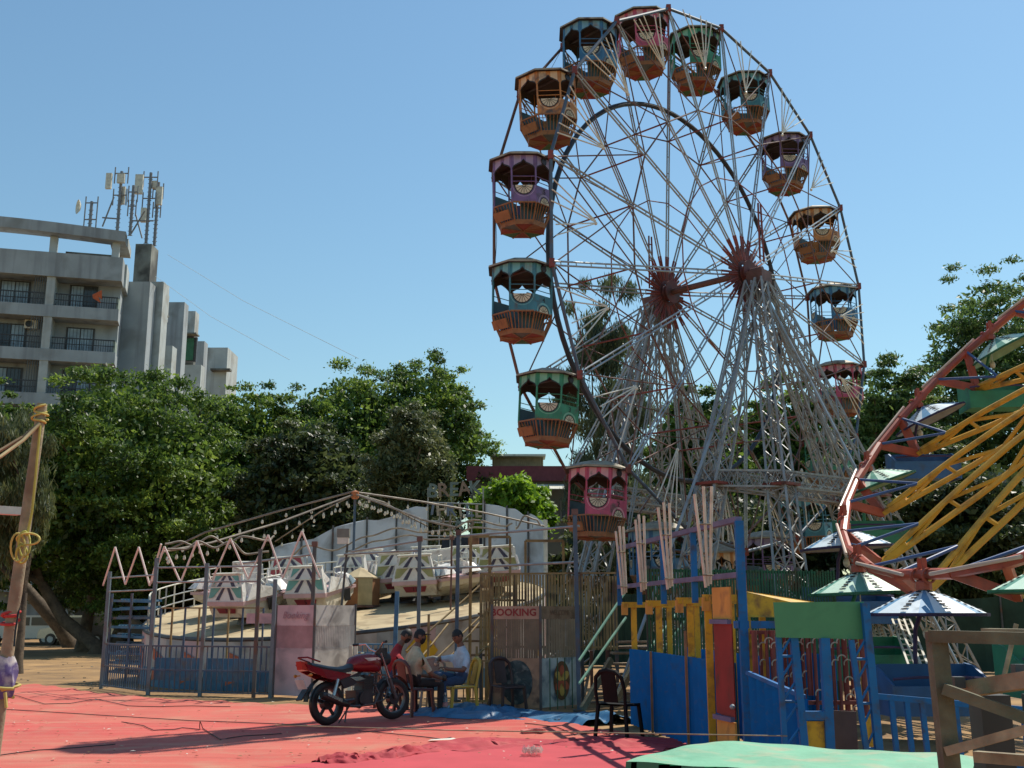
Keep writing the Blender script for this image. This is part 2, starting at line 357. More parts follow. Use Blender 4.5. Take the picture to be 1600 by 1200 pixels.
# maroon building with a shed on its roof
t = thing('maroon_building', 'maroon walled building with corrugated roof shed behind the green bush', 'building', (2, 60, 0))
p = at(735, 729, 58); q = at(905, 729, 58); z0 = at(800, 752, 58).z
B().box(((p.x+q.x)/2, 61, p.z/2), (q.x-p.x, 6, p.z)).obj('wall', mat('grey_green_wall', (.13, .14, .12), .9, 0, .3, .5), t)
B().box(((p.x+q.x)/2, 57.9, (p.z+z0)/2), (q.x-p.x+.4, .25, p.z-z0)).obj('parapet', mat('maroon_paint', (.16, .035, .045), .7), t)
s0 = at(770, 716, 60); s1 = at(848, 729, 60)
sh = B()
for i in range(27):
    x = s0.x+(s1.x-s0.x)*i/26
    sh.box((x, 60, (s0.z+s1.z)/2), (.06, .08, s0.z-s1.z+.2))
sh.box(((s0.x+s1.x)/2, 60.1, (s0.z+s1.z)/2), (s1.x-s0.x, .1, s0.z-s1.z+.2))
sh.obj('roof_shed', mat('tan_corrugated', (.4, .31, .2), .7), t)
B().box(((s0.x+s1.x)/2, 60.2, s0.z+.1), (s1.x-s0.x+.3, 1.6, .1)).obj('shed_roof', whitepaint, t)
a0 = at(832, 752, 57); a1 = at(880, 757, 57)
aw = B()
for i in range(14):
    x = a0.x+(a1.x-a0.x)*i/13; aw.beam((x, 57.7, a0.z-.1), (x, 56.4, a1.z-.3), .13, .03)
aw.obj('awning', mat('pale_corrugated', (.6, .58, .52), .6), t)
for i in range(5):
    x = p.x+(q.x-p.x)*(i+.5)/5
    o = B().box((x, 57.95, z0-1.6), (.9, .1, 1.1)).obj('window', mat('window_frame_grey'), t)
    B().box((x, 57.9, z0-1.6), (.75, .1, .95)).obj('pane', wpane, o)
# dark green shade-net fence along the right and far perimeter
net = mat('dark_green_net', (.02, .05, .035), .9, 0, .3, 2)
for lab, (xa, ya), (xb, yb), h in (('dark green shade net fence behind the tilted umbrella ride', (6.5, 34), (26, 27), 2.1), ('dark green shade net fence far behind the wheel', (-2, 37), (6.4, 34.1), 2.3)):
    t = thing('net_fence', lab, 'fence', (xa, ya, 0)); k = 8
    for i in range(k):
        p = V((xa+(xb-xa)*i/k, ya+(yb-ya)*i/k, 0)); q = V((xa+(xb-xa)*(i+1)/k, ya+(yb-ya)*(i+1)/k, 0))
        b = B(); n = 10
        vs = []
        for j in range(n+1):
            w = p.lerp(q, j/n); w.y += .06*math.sin(j*1.9+i)
            vs += [w+V((0, 0, .03)), w+V((0, .04, h*.5)), w+V((0, 0, h-.08*math.sin(PI*j/n)))]
        b.add(vs, [(j*3+a, j*3+3+a, j*3+4+a, j*3+1+a) for j in range(n) for a in (0, 1)])
        b.obj('net_panel', net, t)
        rod('post', p, p+V((0, 0, h+.15)), .03, darksteel, t)
# ---------------- apartment block ----------------
conc = mat('weathered_concrete', (.33, .37, .42), .9, 0, .1, .8, (.24, .26, .28), .25, .5, .2, 8, streak=(.17, .18, .19))
concl = mat('pale_render', (.42, .46, .49), .9, 0, .1, .8, (.3, .3, .29), .3, .6, streak=(.22, .22, .21))
stain = mat('stained_concrete', (.22, .23, .22), .9, 0, .2, .7, (.06, .06, .06), .6, .5)
YB = 75.0
cr = at(190, 400, YB); E1 = V((-.966, -.258, 0)); N1 = V((.258, -.966, 0)); O = V((cr.x, YB, 0))
def bp(u, n, z): return O+E1*u+N1*n+V((0, 0, z))          # u metres left along the front, n metres out of it
def bb(b, u0, u1, n0, n1, z0, z1, mi=0):
    return b.add([bp(u, n, z) for u in (u0, u1) for n in (n0, n1) for z in (z0, z1)], [(0, 1, 3, 2), (4, 6, 7, 5), (0, 4, 5, 1), (2, 3, 7, 6), (0, 2, 6, 4), (1, 5, 7, 3)], mi)
def zz(py, px=110): return at(px, py, YB-1).z
apt = thing('apartment_block', 'tall grey concrete apartment block with balconies and rooftop pergola', 'building', bp(6, -8, 0))
LU = 18.0; st = zz(478)-zz(546); ztop = zz(397); zpar0 = zz(434)
bb(B(), 0, LU, -3.6, -1.4, 0, ztop-.4).obj('wall', conc, apt)
bb(B(), -.15, LU, -1.4, .25, zpar0, ztop).obj('parapet', conc, apt)
bb(B(), -.3, -.0, -3.6, -1.41, zpar0, ztop+.02).obj('side_parapet', concl, apt)
railm = mat('dark_railing', (.035, .04, .05), .6); framem = mat('dark_window_frame', (.05, .05, .055), .5)
pane_b = mat('pale_window_glass', (.28, .36, .44), .08, 0, .3, 1.5)
nst = 8
for s in range(nst):
    zs = zz(478)-s*st                                   # balcony band top of this storey
    if zs < 1: break
    bb(B(), -.1, LU, -1.4, .15, zs-.85, zs).obj('balcony_slab', conc, apt)
    if zs < 6: continue
    for i, uc in enumerate((4.55, 13.4)):
        bb(B(), uc-.28, uc+.28, -1.4, .1, zs, zs+st-.84).obj('pier', concl, apt)
    for j, (u0, u1, wu, ww) in enumerate(((0, 4.2, 2.5, 1.9), (4.9, 8.6, 7.1, 2.0), (9.2, 13, 11, 2))):
        # window with frame and panes
        wz0 = zs+.12; wz1 = zs+2.0
        o = bb(B(), wu-ww/2, wu+ww/2, -1.5, -1.33, wz0, wz1).obj('window', framem, apt)
        for q in range(2):
            ua = wu-ww/2+.08+q*(ww-.16)/2
            bb(B(), ua+.04, ua+(ww-.16)/2-.04, -1.4, -1.30, wz0+.1, wz1-.1).obj('pane', pane_b if (q+s+j) % 3 else wpane, o)
        g = B()
        for q in range(9): bb(g, wu-ww/2+ww*q/8-.01, wu-ww/2+ww*q/8+.01, -1.27, -1.25, wz0, wz1)
        g.obj('window_grille', framem, o)
        r = B()
        for q in range(int((u1-u0)/.16)):
            ua = u0+.1+q*.16; bb(r, ua, ua+.03, 0, .04, zs, zs+.85)
        bb(r, u0, u1, -.02, .06, zs+.83, zs+.9); bb(r, u0, u1, -.02, .06, zs+.42, zs+.46)
        r.obj('railing', railm, apt)
    # side opening with railing
    bb(B(), -.03, .1, -1.39, -.1, zs+.02, zs+.9).obj('side_railing', mat('side_panel_green', (.25, .3, .28), .7), apt)
    pg = B()
    for q in range(5): pg.tube([bp(4.95+q*.16, .03, zs), bp(4.95+q*.16, .03, zs+st-.86)], .035, 6)
    pg.obj('drain_pipes', mat('dark_pipe', (.07, .075, .08), .5), apt)
# pergola ring on the roof
pb = B(); N = 14
for i in range(N):
    u0, u1 = LU*i/N-.2, LU*(i+1)/N-.2
    e = lambda u: .45*math.sin(PI*min(1, max(0, u/LU)))
    z0 = zz(374)+.1; z1 = zz(356)
    vs = [bp(u, .3+e(u)*n1, z+e(u)*.45) for u in (u0, u1) for n1 in (1,) for z in (z0, z1)]+[bp(u, -.9+e(u), z+e(u)*.45) for u in (u0, u1) for z in (z0, z1)]
    pb.add(vs, [(0, 1, 3, 2), (4, 6, 7, 5), (0, 2, 6, 4), (1, 5, 7, 3)])
pb.obj('roof_pergola', conc, apt)
bb(B(), -.3, .9, -3.6, -.9, zz(374)+.1, zz(359)).obj('side_pergola', concl, apt)
for u in (.2, 4.4, 9.5, 14): bb(B(), u, u+.5, -.6, -.1, ztop, zz(370)).obj('pergola_post', concl, apt)
bb(B(), .4, 4.1, -3.4, -2.2, ztop-.4, zz(378)).obj('water_tank', stain, apt)
bb(B(), 6.4, 7.9, -3.4, -2.2, ztop-.4, zz(383)).obj('roof_hut', stain, apt)
# stair tower and stepped side bays, going back along the right side
def sidebox(name, px0, px1, pyt, pyb, Y, dep, m):
    a = at(px0, pyt, Y); c = at(px1, pyb, Y)
    return B().box(((a.x+c.x)/2, Y+dep/2, (a.z+c.z)/2), (c.x-a.x, dep, a.z-c.z)).obj(name, m, apt)
sidebox('stair_tower', 214, 234, 440, 760, 80, 1.4, concl)
sidebox('stair_tower_top', 212, 233, 381, 441, 79.6, 1.6, stain)
sidebox('side_wall', 192, 212, 440, 760, 78.5, 1.4, conc)
for i, (x0, x1, yt, Y) in enumerate(((234, 262, 456, 86), (256, 277, 472, 91), (272, 310, 486, 95), (300, 313, 533, 100))):
    if i % 2:
        sidebox('side_bay', x0, x1-7, yt, 760, Y, 1.2, conc)
    else:
        sidebox('side_bay', x0, x1-7, yt, yt+42, Y, 1.2, concl); sidebox('bay_recess', x0+1, x1-8, yt+42, yt+84, Y+.9, .6, stain); sidebox('side_bay', x0, x1-7, yt+84, 760, Y, 1.2, concl)
    if i in (0, 2):
        a = at(x0+2, yt+42, Y); c = at(x1-3, yt+80, Y)
        o = B().box(((a.x+c.x)/2, Y-.12, (a.z+c.z)/2), (c.x-a.x, .3, a.z-c.z)).obj('window', framem, apt)
        B().box(((a.x+c.x)/2+.35, Y-.2, (a.z+c.z)/2), ((c.x-a.x)*.42, .3, (a.z-c.z)*.9)).obj('pane', mat('green_screen', (.03, .14, .08), .6), o)
        B().box(((a.x+c.x)/2, Y-.6, a.z+.15), ((c.x-a.x)+.3, 1.1, .12)).obj('sunshade', stain, o)
sidebox('end_block', 306, 344, 543, 760, 104, 4, concl)
a = at(345, 578, 103.5); B().box((a.x, 103.6, a.z), (1.9, .8, .2)).obj('sunshade', stain, apt)
# air conditioner, red cloth
a = zz(478)-st
t = thing('air_conditioner', 'white air conditioner box on the balcony wall of apartment block', 'air conditioner', bp(6, -1.1, a+1.9))
bb(B(), 5.35, 6.2, -1.3, -.9, a+1.65, a+2.25).obj('case', whitepaint, t)
B().lathe([(.0, 0), (.22, 0), (.24, .03)], 14, bp(5.9, -.89, a+1.95), 0, facing((0, 0, 0), N1).to_3x3()).obj('fan_grille', black, t)
a = zz(460); k = bp(1.4, .18, a)
b = B().prism([k+V((-.35, 0, .1)), k+V((.3, 0, .45)), k+V((.35, 0, -.25)), k+V((.05, 0, .0)), k+V((.3, 0, -.5)), k+V((-.3, 0, -.15))], N1*.05)
tag(b.obj('hanging_cloth', mat('orange_cloth', (.5, .11, .04), .8)), 'orange cloth hanging on the upper balcony railing', 'cloth')
# rooftop antenna masts
antw = mat('antenna_white', (.6, .58, .52), .5); antg = mat('antenna_steel', (.2, .2, .22), .5, .4)
def antenna(label, px, pyb, pyt, Y, panels, arms, dish=False):
    a = at(px, pyb, Y); c = at(px, pyt, Y)
    t = thing('antenna_mast', label, 'antenna', a, 'rooftop antennas')
    rod('mast', a, (a.x, a.y, c.z), .12, antg, t)
    for (py, half) in arms:
        z = at(px, py, Y).z; b = B().tube([(a.x-half, a.y, z), (a.x+half, a.y, z)], .05, 6)
        b.tube([(a.x-half, a.y, z-.8), (a.x-half, a.y, z+.5)], .05, 6); b.tube([(a.x+half, a.y, z-.8), (a.x+half, a.y, z+.5)], .05, 6); b.obj('cross_arm', antg, t)
    for (ppx, p0, p1, w) in panels:
        q0 = at(ppx, p0, Y); q1 = at(ppx, p1, Y)
        B().box(((q0.x+q1.x)/2, Y-.25, (q0.z+q1.z)/2), (w, .22, q0.z-q1.z)).obj('panel_antenna', antw, t)
    z = a.z
    b = B(); k = 0
    while z < c.z-.5: b.tube([(a.x-.18, a.y, z), (a.x+.18, a.y, z)], .03, 4); z += .35
    b.obj('climbing_pegs', antg, t)
    if dish: q = at(dish[0], dish[1], Y); B().lathe([(0, 0), (.3, .04), (.55, .2), (.56, .22)], 14, q, 0, facing((0, 0, 0), (-.8, -.6, 0)).to_3x3()).obj('dish', antw, t)
antenna('short antenna mast with round dish at the left of the roof', 140, 356, 315, 77, [], [(317, .45), (343, .45)], (126, 324))
antenna('tall antenna mast with two pale panels, leftmost of the tall ones', 183, 362, 268, 77, [(172, 273, 297, .42), (191, 274, 288, .55)], [(271, .5), (305, .5)])
antenna('thin antenna mast with one narrow panel between the two tall ones', 203, 368, 290, 77.5, [(194, 294, 321, .3)], [(300, .35), (322, .3)])
antenna('tallest antenna mast with long pale panel above the stair tower', 228, 380, 270, 80, [(219, 275, 305, .6), (226, 327, 349, .4)], [(277, .55), (310, .5)])
antenna('antenna mast with tilted long panel at the right end of roof', 241, 384, 285, 80.5, [(250, 294, 322, .5), (242, 285, 296, .5)], [(296, .4), (325, .3)])
t = thing('antenna_brace', 'slanted steel braces between the rooftop antenna masts', 'antenna brace', at(200, 365, 77.5))
for (x0, y0, x1, y1) in ((160, 354, 178, 308), (205, 365, 226, 330), (212, 335, 222, 372), (160, 340, 185, 342), (205, 345, 240, 345)):
    rod('brace', at(x0, y0, 77.5), at(x1, y1, 77.5), .06, antg, t)
for i, (a, c, d) in enumerate((((243, 432, 80), (330, 495, 74), (452, 562, 66)), ((262, 398, 80), (380, 470, 72), (560, 560, 62)))):
    b = B().tube([at(*a), at(*c), at(*d)], .016, 5)
    tag(b.obj('overhead_cable', mat('faint_cable', (.5, .56, .62), .7)), ('lower', 'upper')[i]+' thin cable running from the apartment roof across the sky', 'cable')
# ---------------- parked cars far left ----------------
def parked_car(label, p, rz, body, L=4.2, h=1.55, Wd=1.7, group=None):
    t = thing('parked_car', label, 'car', (0, 0, 0), group)
    s = L/4.2
    prof = [(-2.1, .35), (-2.1, .85), (-1.95, 1.0), (-1.55, h), (.35, h), (1.05, 1.0), (2.0, .82), (2.1, .6), (2.1, .35)]
    B().prism([(x*s, -Wd/2, z) for x, z in prof], (0, Wd, 0)).obj('body', body, t)
    for sgn in (-1, 1):
        y = sgn*(Wd/2+.004)
        for (xa, xb, xc, xd) in ((-1.45, -.55, -.55, -1.65), (-.45, .28, .8, -.45)):
            o = B().prism([(xd*s, y, 1.02), (xc*s, y, 1.02), (xb*s, y, h-.1), (xa*s, y, h-.1)], (0, .012*sgn, 0)).obj('window', wpane, t)
        for x in (-1.35, 1.35):
            w = B().lathe([(.0, -.1), (.3, -.1), (.31, .0), (.3, .1), (0, .1)], 16, (x*s, sgn*(Wd/2-.07), .31), 0, Matrix.Rotation(PI/2, 3, 'X')).obj('wheel', black, t, True)
            B().lathe([(0, -.11), (.17, -.112), (.17, .112), (0, .11)], 12, (x*s, sgn*(Wd/2-.07), .31), 0, Matrix.Rotation(PI/2, 3, 'X')).obj('hub_cap', silver, w)
        B().box((2.08*s, sgn*.6, .72), (.1, .35, .16)).obj('headlight', whitepaint, t)
    B().prism([(.42*s, -.7, h-.06), (1.0*s, -.75, 1.05), (1.0*s, .75, 1.05), (.42*s, .7, h-.06)], (.02, 0, .02)).obj('windscreen', wpane, t)
    place(t, p, rz); return t
sv = mat('silver_car_paint', (.42, .43, .43), .25, .5, .05, 3); wc = mat('white_car_paint', (.62, .62, .6), .25, 0, .05, 3); dk = mat('dark_car_paint', (.05, .055, .065), .25, 0, .05, 3)
GC = 'cars parked in the shade under the left trees'
p = at(128, 1006, 60); p.z = 0; parked_car('silver hatchback parked in shade behind the leaning trunk', p, R(175), sv, group=GC)
p = at(42, 1006, 61); p.z = 0; parked_car('dull white car parked in shade at the left edge behind the pole', p, R(178), wc, group=GC)
p = at(196, 1006, 60); p.z = 0; parked_car('dark car with pale bonnet parked behind the blue panel stack', p, R(10), dk, group=GC)
p = at(1545, 1005, 48); parked_car('dark car parked in shade beyond the umbrella ride', (p.x, 48, 0), R(185), dk)
# ======================= FERRIS WHEEL =======================
SC = 23.0
YAW = .7911; AX = V((-math.sin(YAW), math.cos(YAW), 0)); UX = V((math.cos(YAW), math.sin(YAW), 0)); UZ = V((0, 0, 1))
CN = V((.2120*SC, SC, CH+.3170*SC)); RW = .2612*SC; LW = .0648*SC; PH = 1.925; NG = 18
CF = CN+AX*LW; HN = CN-AX*.3; HF = CF+AX*.3
def ang(k): return PH-2*PI*(k-8)/NG
def wp(side, k, r): a = ang(k); return (CN if side == 0 else CF)+(UX*math.cos(a)+UZ*math.sin(a))*(RW*r)
def hp(side, k, r): a = ang(k); return (HN if side == 0 else HF)+(UX*math.cos(a)+UZ*math.sin(a))*(RW*r)
wheel = thing('ferris_wheel', 'tall steel ferris wheel with two spoked rims and red hubs', 'ferris wheel', (CN+AX*LW/2).xy.to_3d())
ladder = [[], []]
for side in (0, 1):
    m_rim = bluesteel if side == 0 else brownsteel  # near rim's dark blue is shade put into the pipe colour
    for k in range(1, NG+1):
        rod('rim_segment', wp(side, k, 1), wp(side, k+1, 1), .034 if side == 0 else .03, m_rim, wheel)
        # ladder spoke: two rails with rungs, red at the root
        p0 = hp(side, k, .05); p1 = wp(side, k, .995); d = (p1-p0).normalized()
        tn = d.cross(AX).normalized()*.042
        b = B(); pr = p0.lerp(p1, .1)
        for sg in (-1, 1):
            b.tube([pr+tn*sg, p1+tn*sg*.9], .0185, 6, 0); b.tube([p0+tn*sg*.5, pr+tn*sg], .024, 6, 1)
        for q in range(13):
            c = pr.lerp(p1, q/12.5); b.beam(c-tn, c+tn, .02, .012, 0)
        b.obj('spoke', [silver if side == 0 else steel, redsteel], wheel)
        # bracing between the spokes
        mid = p0.lerp(p1, .6); mid2 = hp(side, k+1, .05).lerp(wp(side, k+1, .995), .6)
        rod('brace_ring', mid, mid2, .018, brownsteel, wheel)
        rod('brace', mid, wp(side, k+1, .99), .014, brownsteel, wheel)
        rod('brace', mid2, wp(side, k, .99), .014, brownsteel, wheel)
        i1 = p0.lerp(p1, .33); i2 = hp(side, k+1, .05).lerp(wp(side, k+1, .995), .33)
        rod('brace_ring', i1, i2, .014, redsteel, wheel)
        # bracket at the rim where the gondola hangs
        e = wp(side, k, 1.0); B().box(e, (.1, .1, .16), 0, None).obj('rim_bracket', redsteel, wheel)
for k in range(1, NG+1):
    b = B().tube([wp(0, k, 1)-AX*.06, wp(1, k, 1)+AX*.06], .025, 8); b.obj('gondola_axle', darksteel, wheel)
    p = hp(0, k, .05).lerp(wp(0, k, .995), .6); q = hp(1, k, .05).lerp(wp(1, k, .995), .6)
    rod('cross_tie', p, q, .018, redsteel, wheel)
    q2 = hp(1, k+1, .05).lerp(wp(1, k+1, .995), .6); rod('cross_tie', p, q2, .01, brownsteel, wheel)
# dark drive ring on the far side
b = B(); b.tube([CF+(UX*math.cos(2*PI*i/72)+UZ*math.sin(2*PI*i/72))*RW*.73 for i in range(72)], .055, 8, closed=True)
b.obj('drive_ring', mat('black_drive_ring', (.03, .035, .05), .5, .2), wheel, True)
# hubs and axle
RX = Matrix((UX, UZ, AX)).transposed()           # local z along the axle
for side, H, sg in ((0, HN, -1), (1, HF, 1)):
    b = B().lathe([(0, -.16), (.27, -.16), (.27, -.13), (.17, -.12), (.17, .12), (.27, .13), (.27, .16), (0, .16)], 24, H, 0, RX)
    for i in range(36):
        a = 2*PI*i/36; d = UX*math.cos(a)+UZ*math.sin(a); b.beam(H+d*.2, H+d*.62, .05, .018, 0, AX)
    b.obj('hub', mat('rusty_hub', (.13, .035, .03), .65, 0, .3, 6, (.07, .035, .03), .35), wheel)
rod('axle', HN-AX*.45, HF+AX*.45, .075, brownsteel, wheel)
# fans of white light tubes between the gondolas
tubew = mat('white_light_tube', (.72, .7, .64), .4, 0, .08, 6, (.4, .36, .3), .15)
for k in range(1, NG+1):
    rg = random.Random(k); apex = (wp(0, k, .80)+wp(0, k+1, .80))/2-AX*.06; b = B()
    for i in range(6):
        f = .24+.105*i; tip = wp(0, k, 1.0).lerp(wp(0, k+1, 1.0), f)-AX*.06
        if rg.random() < .12: continue
        b.tube([apex+V((0, 0, .01*i)), apex.lerp(tip, rg.uniform(.93, 1.06))], .0135, 6)
    b.ell(apex, .035, 8, 5); b.obj('light_fan', tubew, wheel)
    # loose hanging wires along the rim
    if k % 2 == 0:
        a, c = wp(1, k, 1.0), wp(1, k+1, 1.0); m = (a+c)/2+V((.05, 0, -.25))
        B().tube([a, a.lerp(m, .6), m, c.lerp(m, .5), c], .005, 4).obj('loose_wire', black, wheel)
# ---------------- gondolas ----------------
gnames = ['pink', 'green', 'teal', 'purple', 'orange', 'blue']
gcol = {'pink': ((.50, .085, .17), (.62, .33, .38)), 'green': ((.04, .24, .14), (.2, .45, .32)), 'teal': ((.05, .21, .29), (.16, .42, .48)),
        'purple': ((.17, .11, .28), (.34, .28, .46)), 'orange': ((.50, .22, .07), (.66, .50, .34)), 'blue': ((.04, .17, .36), (.16, .36, .52))}
gmat = {n: (mat('gondola_'+n, a, .55, 0, .2, 6, (.09, .07, .07), .22, 5), mat('gondola_light_'+n, c, .55, 0, .15, 6, (.2, .16, .14), .2, 5)) for n, (a, c) in gcol.items()}
groof = mat('gondola_roof_tin', (.38, .33, .25), .6, .1, .25, 4, (.14, .09, .06), .4, 4)
gin = mat('gondola_inside', (.055, .045, .04), .8)
gorange = mat('gondola_orange_rail', (.28, .13, .055), .6, 0, .2, 6, (.14, .06, .03), .3, 6)
gseat = mat('gondola_seat_blue', (.07, .13, .17), .6, 0, .2)
gred = mat('gondola_floor_red', (.24, .05, .035), .7, 0, .25); ggreen = mat('gondola_floor_green', (.06, .14, .06), .7, 0, .25); ggrey = mat('gondola_floor_grey', (.11, .13, .14), .7, 0, .25)
cream = mat('clock_cream', (.62, .55, .42), .6, 0, .12); inkm = mat('dark_ink', (.02, .02, .025), .6)
OCT = [(math.cos(R(22.5+45*i)), math.sin(R(22.5+45*i))) for i in range(8)]      # face i lies between corner i-1 and i, its normal at 45*i deg
def face_frame(i, r):
    """point on face i (s in -1..1 across, z up) at apothem set by corner radius r"""
    n = V((math.cos(R(45*i)), math.sin(R(45*i)), 0)); t = V((-n.y, n.x, 0)); ap = r*math.cos(R(22.5)); hw = r*math.sin(R(22.5))
    return n, t, ap, hw
def make_gondola(colname, num):
    cm, cl = gmat[colname]; t = thing('gondola', '', 'gondola'); RG = .54
    # roof: shallow octagonal pyramid with an overhanging lip
    b = B(); ro = .62
    vs = [(0, 0, .2)]+[(x*ro*.55, y*ro*.55, .15) for x, y in OCT]+[(x*ro, y*ro, .035) for x, y in OCT]+[(x*ro*1.01, y*ro*1.01, 0) for x, y in OCT]
    fs = [(0, 1+i, 1+(i+1) % 8) for i in range(8)]
    for q in (0, 1): fs += [(1+8*q+i, 9+8*q+i, 9+8*q+(i+1) % 8, 1+8*q+(i+1) % 8) for i in range(8)]
    b.add(vs, fs, 0); b.add([(x*ro*.99, y*ro*.99, 0.004) for x, y in OCT]+[(0, 0, .11)], [((i+1) % 8, i, 8) for i in range(8)], 1)
    b.obj('roof', [groof, gin], t)
    for i, (x, y) in enumerate(OCT):
        b = B().tube([(x*RG, y*RG, 0), (x*RG, y*RG, -.83)], .016, 6); b.obj('post', cm, t)
    # ogee arch fascia panels
    ogee = [(-1, -.34), (-.97, -.26), (-.8, -.2), (-.5, -.165), (-.2, -.135), (0, -.085), (.2, -.135), (.5, -.165), (.8, -.2), (.97, -.26), (1, -.34)]
    for i in range(8):
        n, tt, ap, hw = face_frame(i, RG); b = B(); c = n*ap
        seg = [(s, z) for s, z in ogee]
        for q in range(len(seg)-1):
            (s0, z0), (s1, z1) = seg[q], seg[q+1]
            st_ = 1 if (q in (2, 3, 6, 7)) else 0
            P = lambda s, z, o: c+tt*(s*hw)+V((0, 0, z))+n*o
            b.add([P(s0, 0, .008), P(s1, 0, .008), P(s1, z1, .008), P(s0, z0, .008), P(s0, 0, -.008), P(s1, 0, -.008), P(s1, z1, -.008), P(s0, z0, -.008)],
                  [(3, 2, 1, 0)], st_)
            b.add([P(s0, 0, -.008), P(s1, 0, -.008), P(s1, z1, -.008), P(s0, z0, -.008)], [(0, 1, 2, 3)], 3)
            b.add([P(s0, z0+.022, .0105), P(s1, z1+.022, .0105), P(s1, z1, .0105), P(s0, z0, .0105)], [(3, 2, 1, 0)], 2)
        b.obj('arch_panel', [cm, cl, inkm, gin], t)
        b = B()
        for z in (-.37, -.46): b.tube([c+tt*hw+V((0, 0, z)), c-tt*hw+V((0, 0, z))], .008, 5)
        if i % 4 != 0: b.obj('guard_bars', cm, t)
    # painted lower panels with half clock wheels on all but the two door faces
    for i in range(8):
        n, tt, ap, hw = face_frame(i, RG); c = n*ap; z0, z1 = -.82, -.53
        if i % 4 == 0: continue
        P = lambda s, z, o: c+tt*s+V((0, 0, z))+n*o
        o = B().add([P(-hw, z0, .012), P(hw, z0, .012), P(hw, z1, .012), P(-hw, z1, .012), P(-hw, z0, -.006), P(hw, z0, -.006), P(hw, z1, -.006), P(-hw, z1, -.006)],
              [(0, 1, 2, 3), (7, 6, 5, 4), (3, 2, 6, 7), (0, 4, 5, 1)]).obj('side_panel', cm, t)
        front = (i % 2 == 1)                 # diagonal faces: clock hangs from the top edge; axle faces: small clock at the bottom edge
        zc, rr, s0, s1 = (z1, .16, PI, 2*PI) if front else (z0, .115, 0, PI)
        def sector(r0, r1, off, a0, a1, k, mi, b):
            for q in range(k):
                u, v = a0+(a1-a0)*q/k, a0+(a1-a0)*(q+1)/k
                b.add([P(math.cos(u)*r0, zc+math.sin(u)*r0, off), P(math.cos(u)*r1, zc+math.sin(u)*r1, off), P(math.cos(v)*r1, zc+math.sin(v)*r1, off), P(math.cos(v)*r0, zc+math.sin(v)*r0, off)], [(0, 1, 2, 3)], mi)
        b = B(); sector(rr*1.18, min(rr*1.45, .2 if front else .3), .0135, s0, s1, 16, 2, b); sector(0, rr, .0145, s0, s1, 12, 0, b); sector(rr*.93, rr*1.06, .016, s0, s1, 14, 1, b)
        for q in range(1, 8 if front else 6):
            u = s0+(s1-s0)*q/(8 if front else 6); d = V((math.cos(u), math.sin(u))); e = V((-d.y, d.x))*.004
            b.add([P(d.x*.02+e.x, zc+d.y*.02+e.y, .0165), P(d.x*.02-e.x, zc+d.y*.02-e.y, .0165), P(d.x*rr-e.x, zc+d.y*rr-e.y, .0165), P(d.x*rr+e.x, zc+d.y*rr+e.y, .0165)], [(0, 1, 2, 3), (3, 2, 1, 0)], 1)
        b.obj('clock_dial', [cream, inkm, cl], o)
        if not front:
            text_mesh(str(num), .12, inkm, facing(P(0, -.61, .016), n), 'number', o)
        if i in (2, 6):                       # grease stain where the axle enters
            B().lathe([(0, .012), (.06, .012), (.075, 0)], 10, P(0, -.06, .012), 0, facing((0, 0, 0), n).to_3x3()).obj('axle_bush', black, t)
    # inward tapering orange railing
    b = B(); rb = .41; zt, zb = -.82, -1.1
    for i in range(8):
        x0, y0 = OCT[i-1]; x1, y1 = OCT[i]
        b.beam((x0*RG, y0*RG, zt), (x1*RG, y1*RG, zt), .025, .025); b.beam((x0*rb, y0*rb, zb), (x1*rb, y1*rb, zb), .022, .03)
        for q in range(6):
            f = (q+.0)/6; p = V((x0, y0, 0)).lerp(V((x1, y1, 0)), f); b.beam(p*RG+V((0, 0, zt)), p*rb+V((0, 0, zb)), .012 if q else .022)
    b.obj('railing', gorange, t)
    # floor tray, painted underneath in wedges
    b = B(); vs = [(0, 0, -1.165)]+[(x*rb, y*rb, -1.165) for x, y in OCT]+[(x*rb*1.03, y*rb*1.03, -1.09) for x, y in OCT]
    b.add(vs, [(1+i, 9+i, 9+(i+1) % 8, 1+(i+1) % 8) for i in range(8)], 3)
    cyc = [0, 1, 0, 2, 0, 3, 0, 1] if num % 2 else [1, 0, 3, 0, 2, 0, 3, 0]
    for i in range(8): b.add([vs[0], vs[1+i], vs[1+(i+1) % 8]], [(0, 2, 1)], cyc[i])
    b.add([(x*rb, y*rb, -1.1) for x, y in OCT], [tuple(range(8))], 3)
    for i in range(4): b.beam(V((OCT[i][0]*rb, OCT[i][1]*rb, -1.17)), V((OCT[i+4][0]*rb, OCT[i+4][1]*rb, -1.17)), .02, .012, 3)
    b.obj('floor', [gred, ggreen, ggrey, gorange], t)
    # two facing seats with tall backs
    for sg in (-1, 1):
        b = B().box((0, sg*.3, -.8), (.66, .2, .03)).box((0, sg*.41, -.66), (.6, .03, .3)).box((0, sg*.22, -.94), (.6, .025, .26)); b.obj('seat', gseat, t)
    # door step flap on the entrance face
    B().box((-.47, .05, -1.0), (.03, .34, .16), 0, Matrix.Rotation(R(-24), 3, 'Y')).obj('door_flap', gorange, t)
    return t
glab = {1: 'hidden low behind the near tower legs', 2: 'lowest on the left, numbered 2', 3: 'on the lower left, numbered 3', 4: 'at the far left at mid height, numbered 4', 5: 'on the upper left, numbered 5',
 6: 'high on the left beside the sky', 7: 'near the top, left of the topmost gondola', 8: 'topmost on the wheel', 9: 'near the top, right of the topmost gondola', 10: 'high on the right side', 11: 'on the upper right',
 12: 'on the right above hub height', 13: 'at the far right below hub height', 14: 'on the lower right before the trees', 15: 'low on the right behind the lattice legs', 16: 'low behind the right lattice legs near the net fence', 17: 'lowest behind the green bar fence', 18: 'lowest behind the blue posts of the queue'}
protos = {}
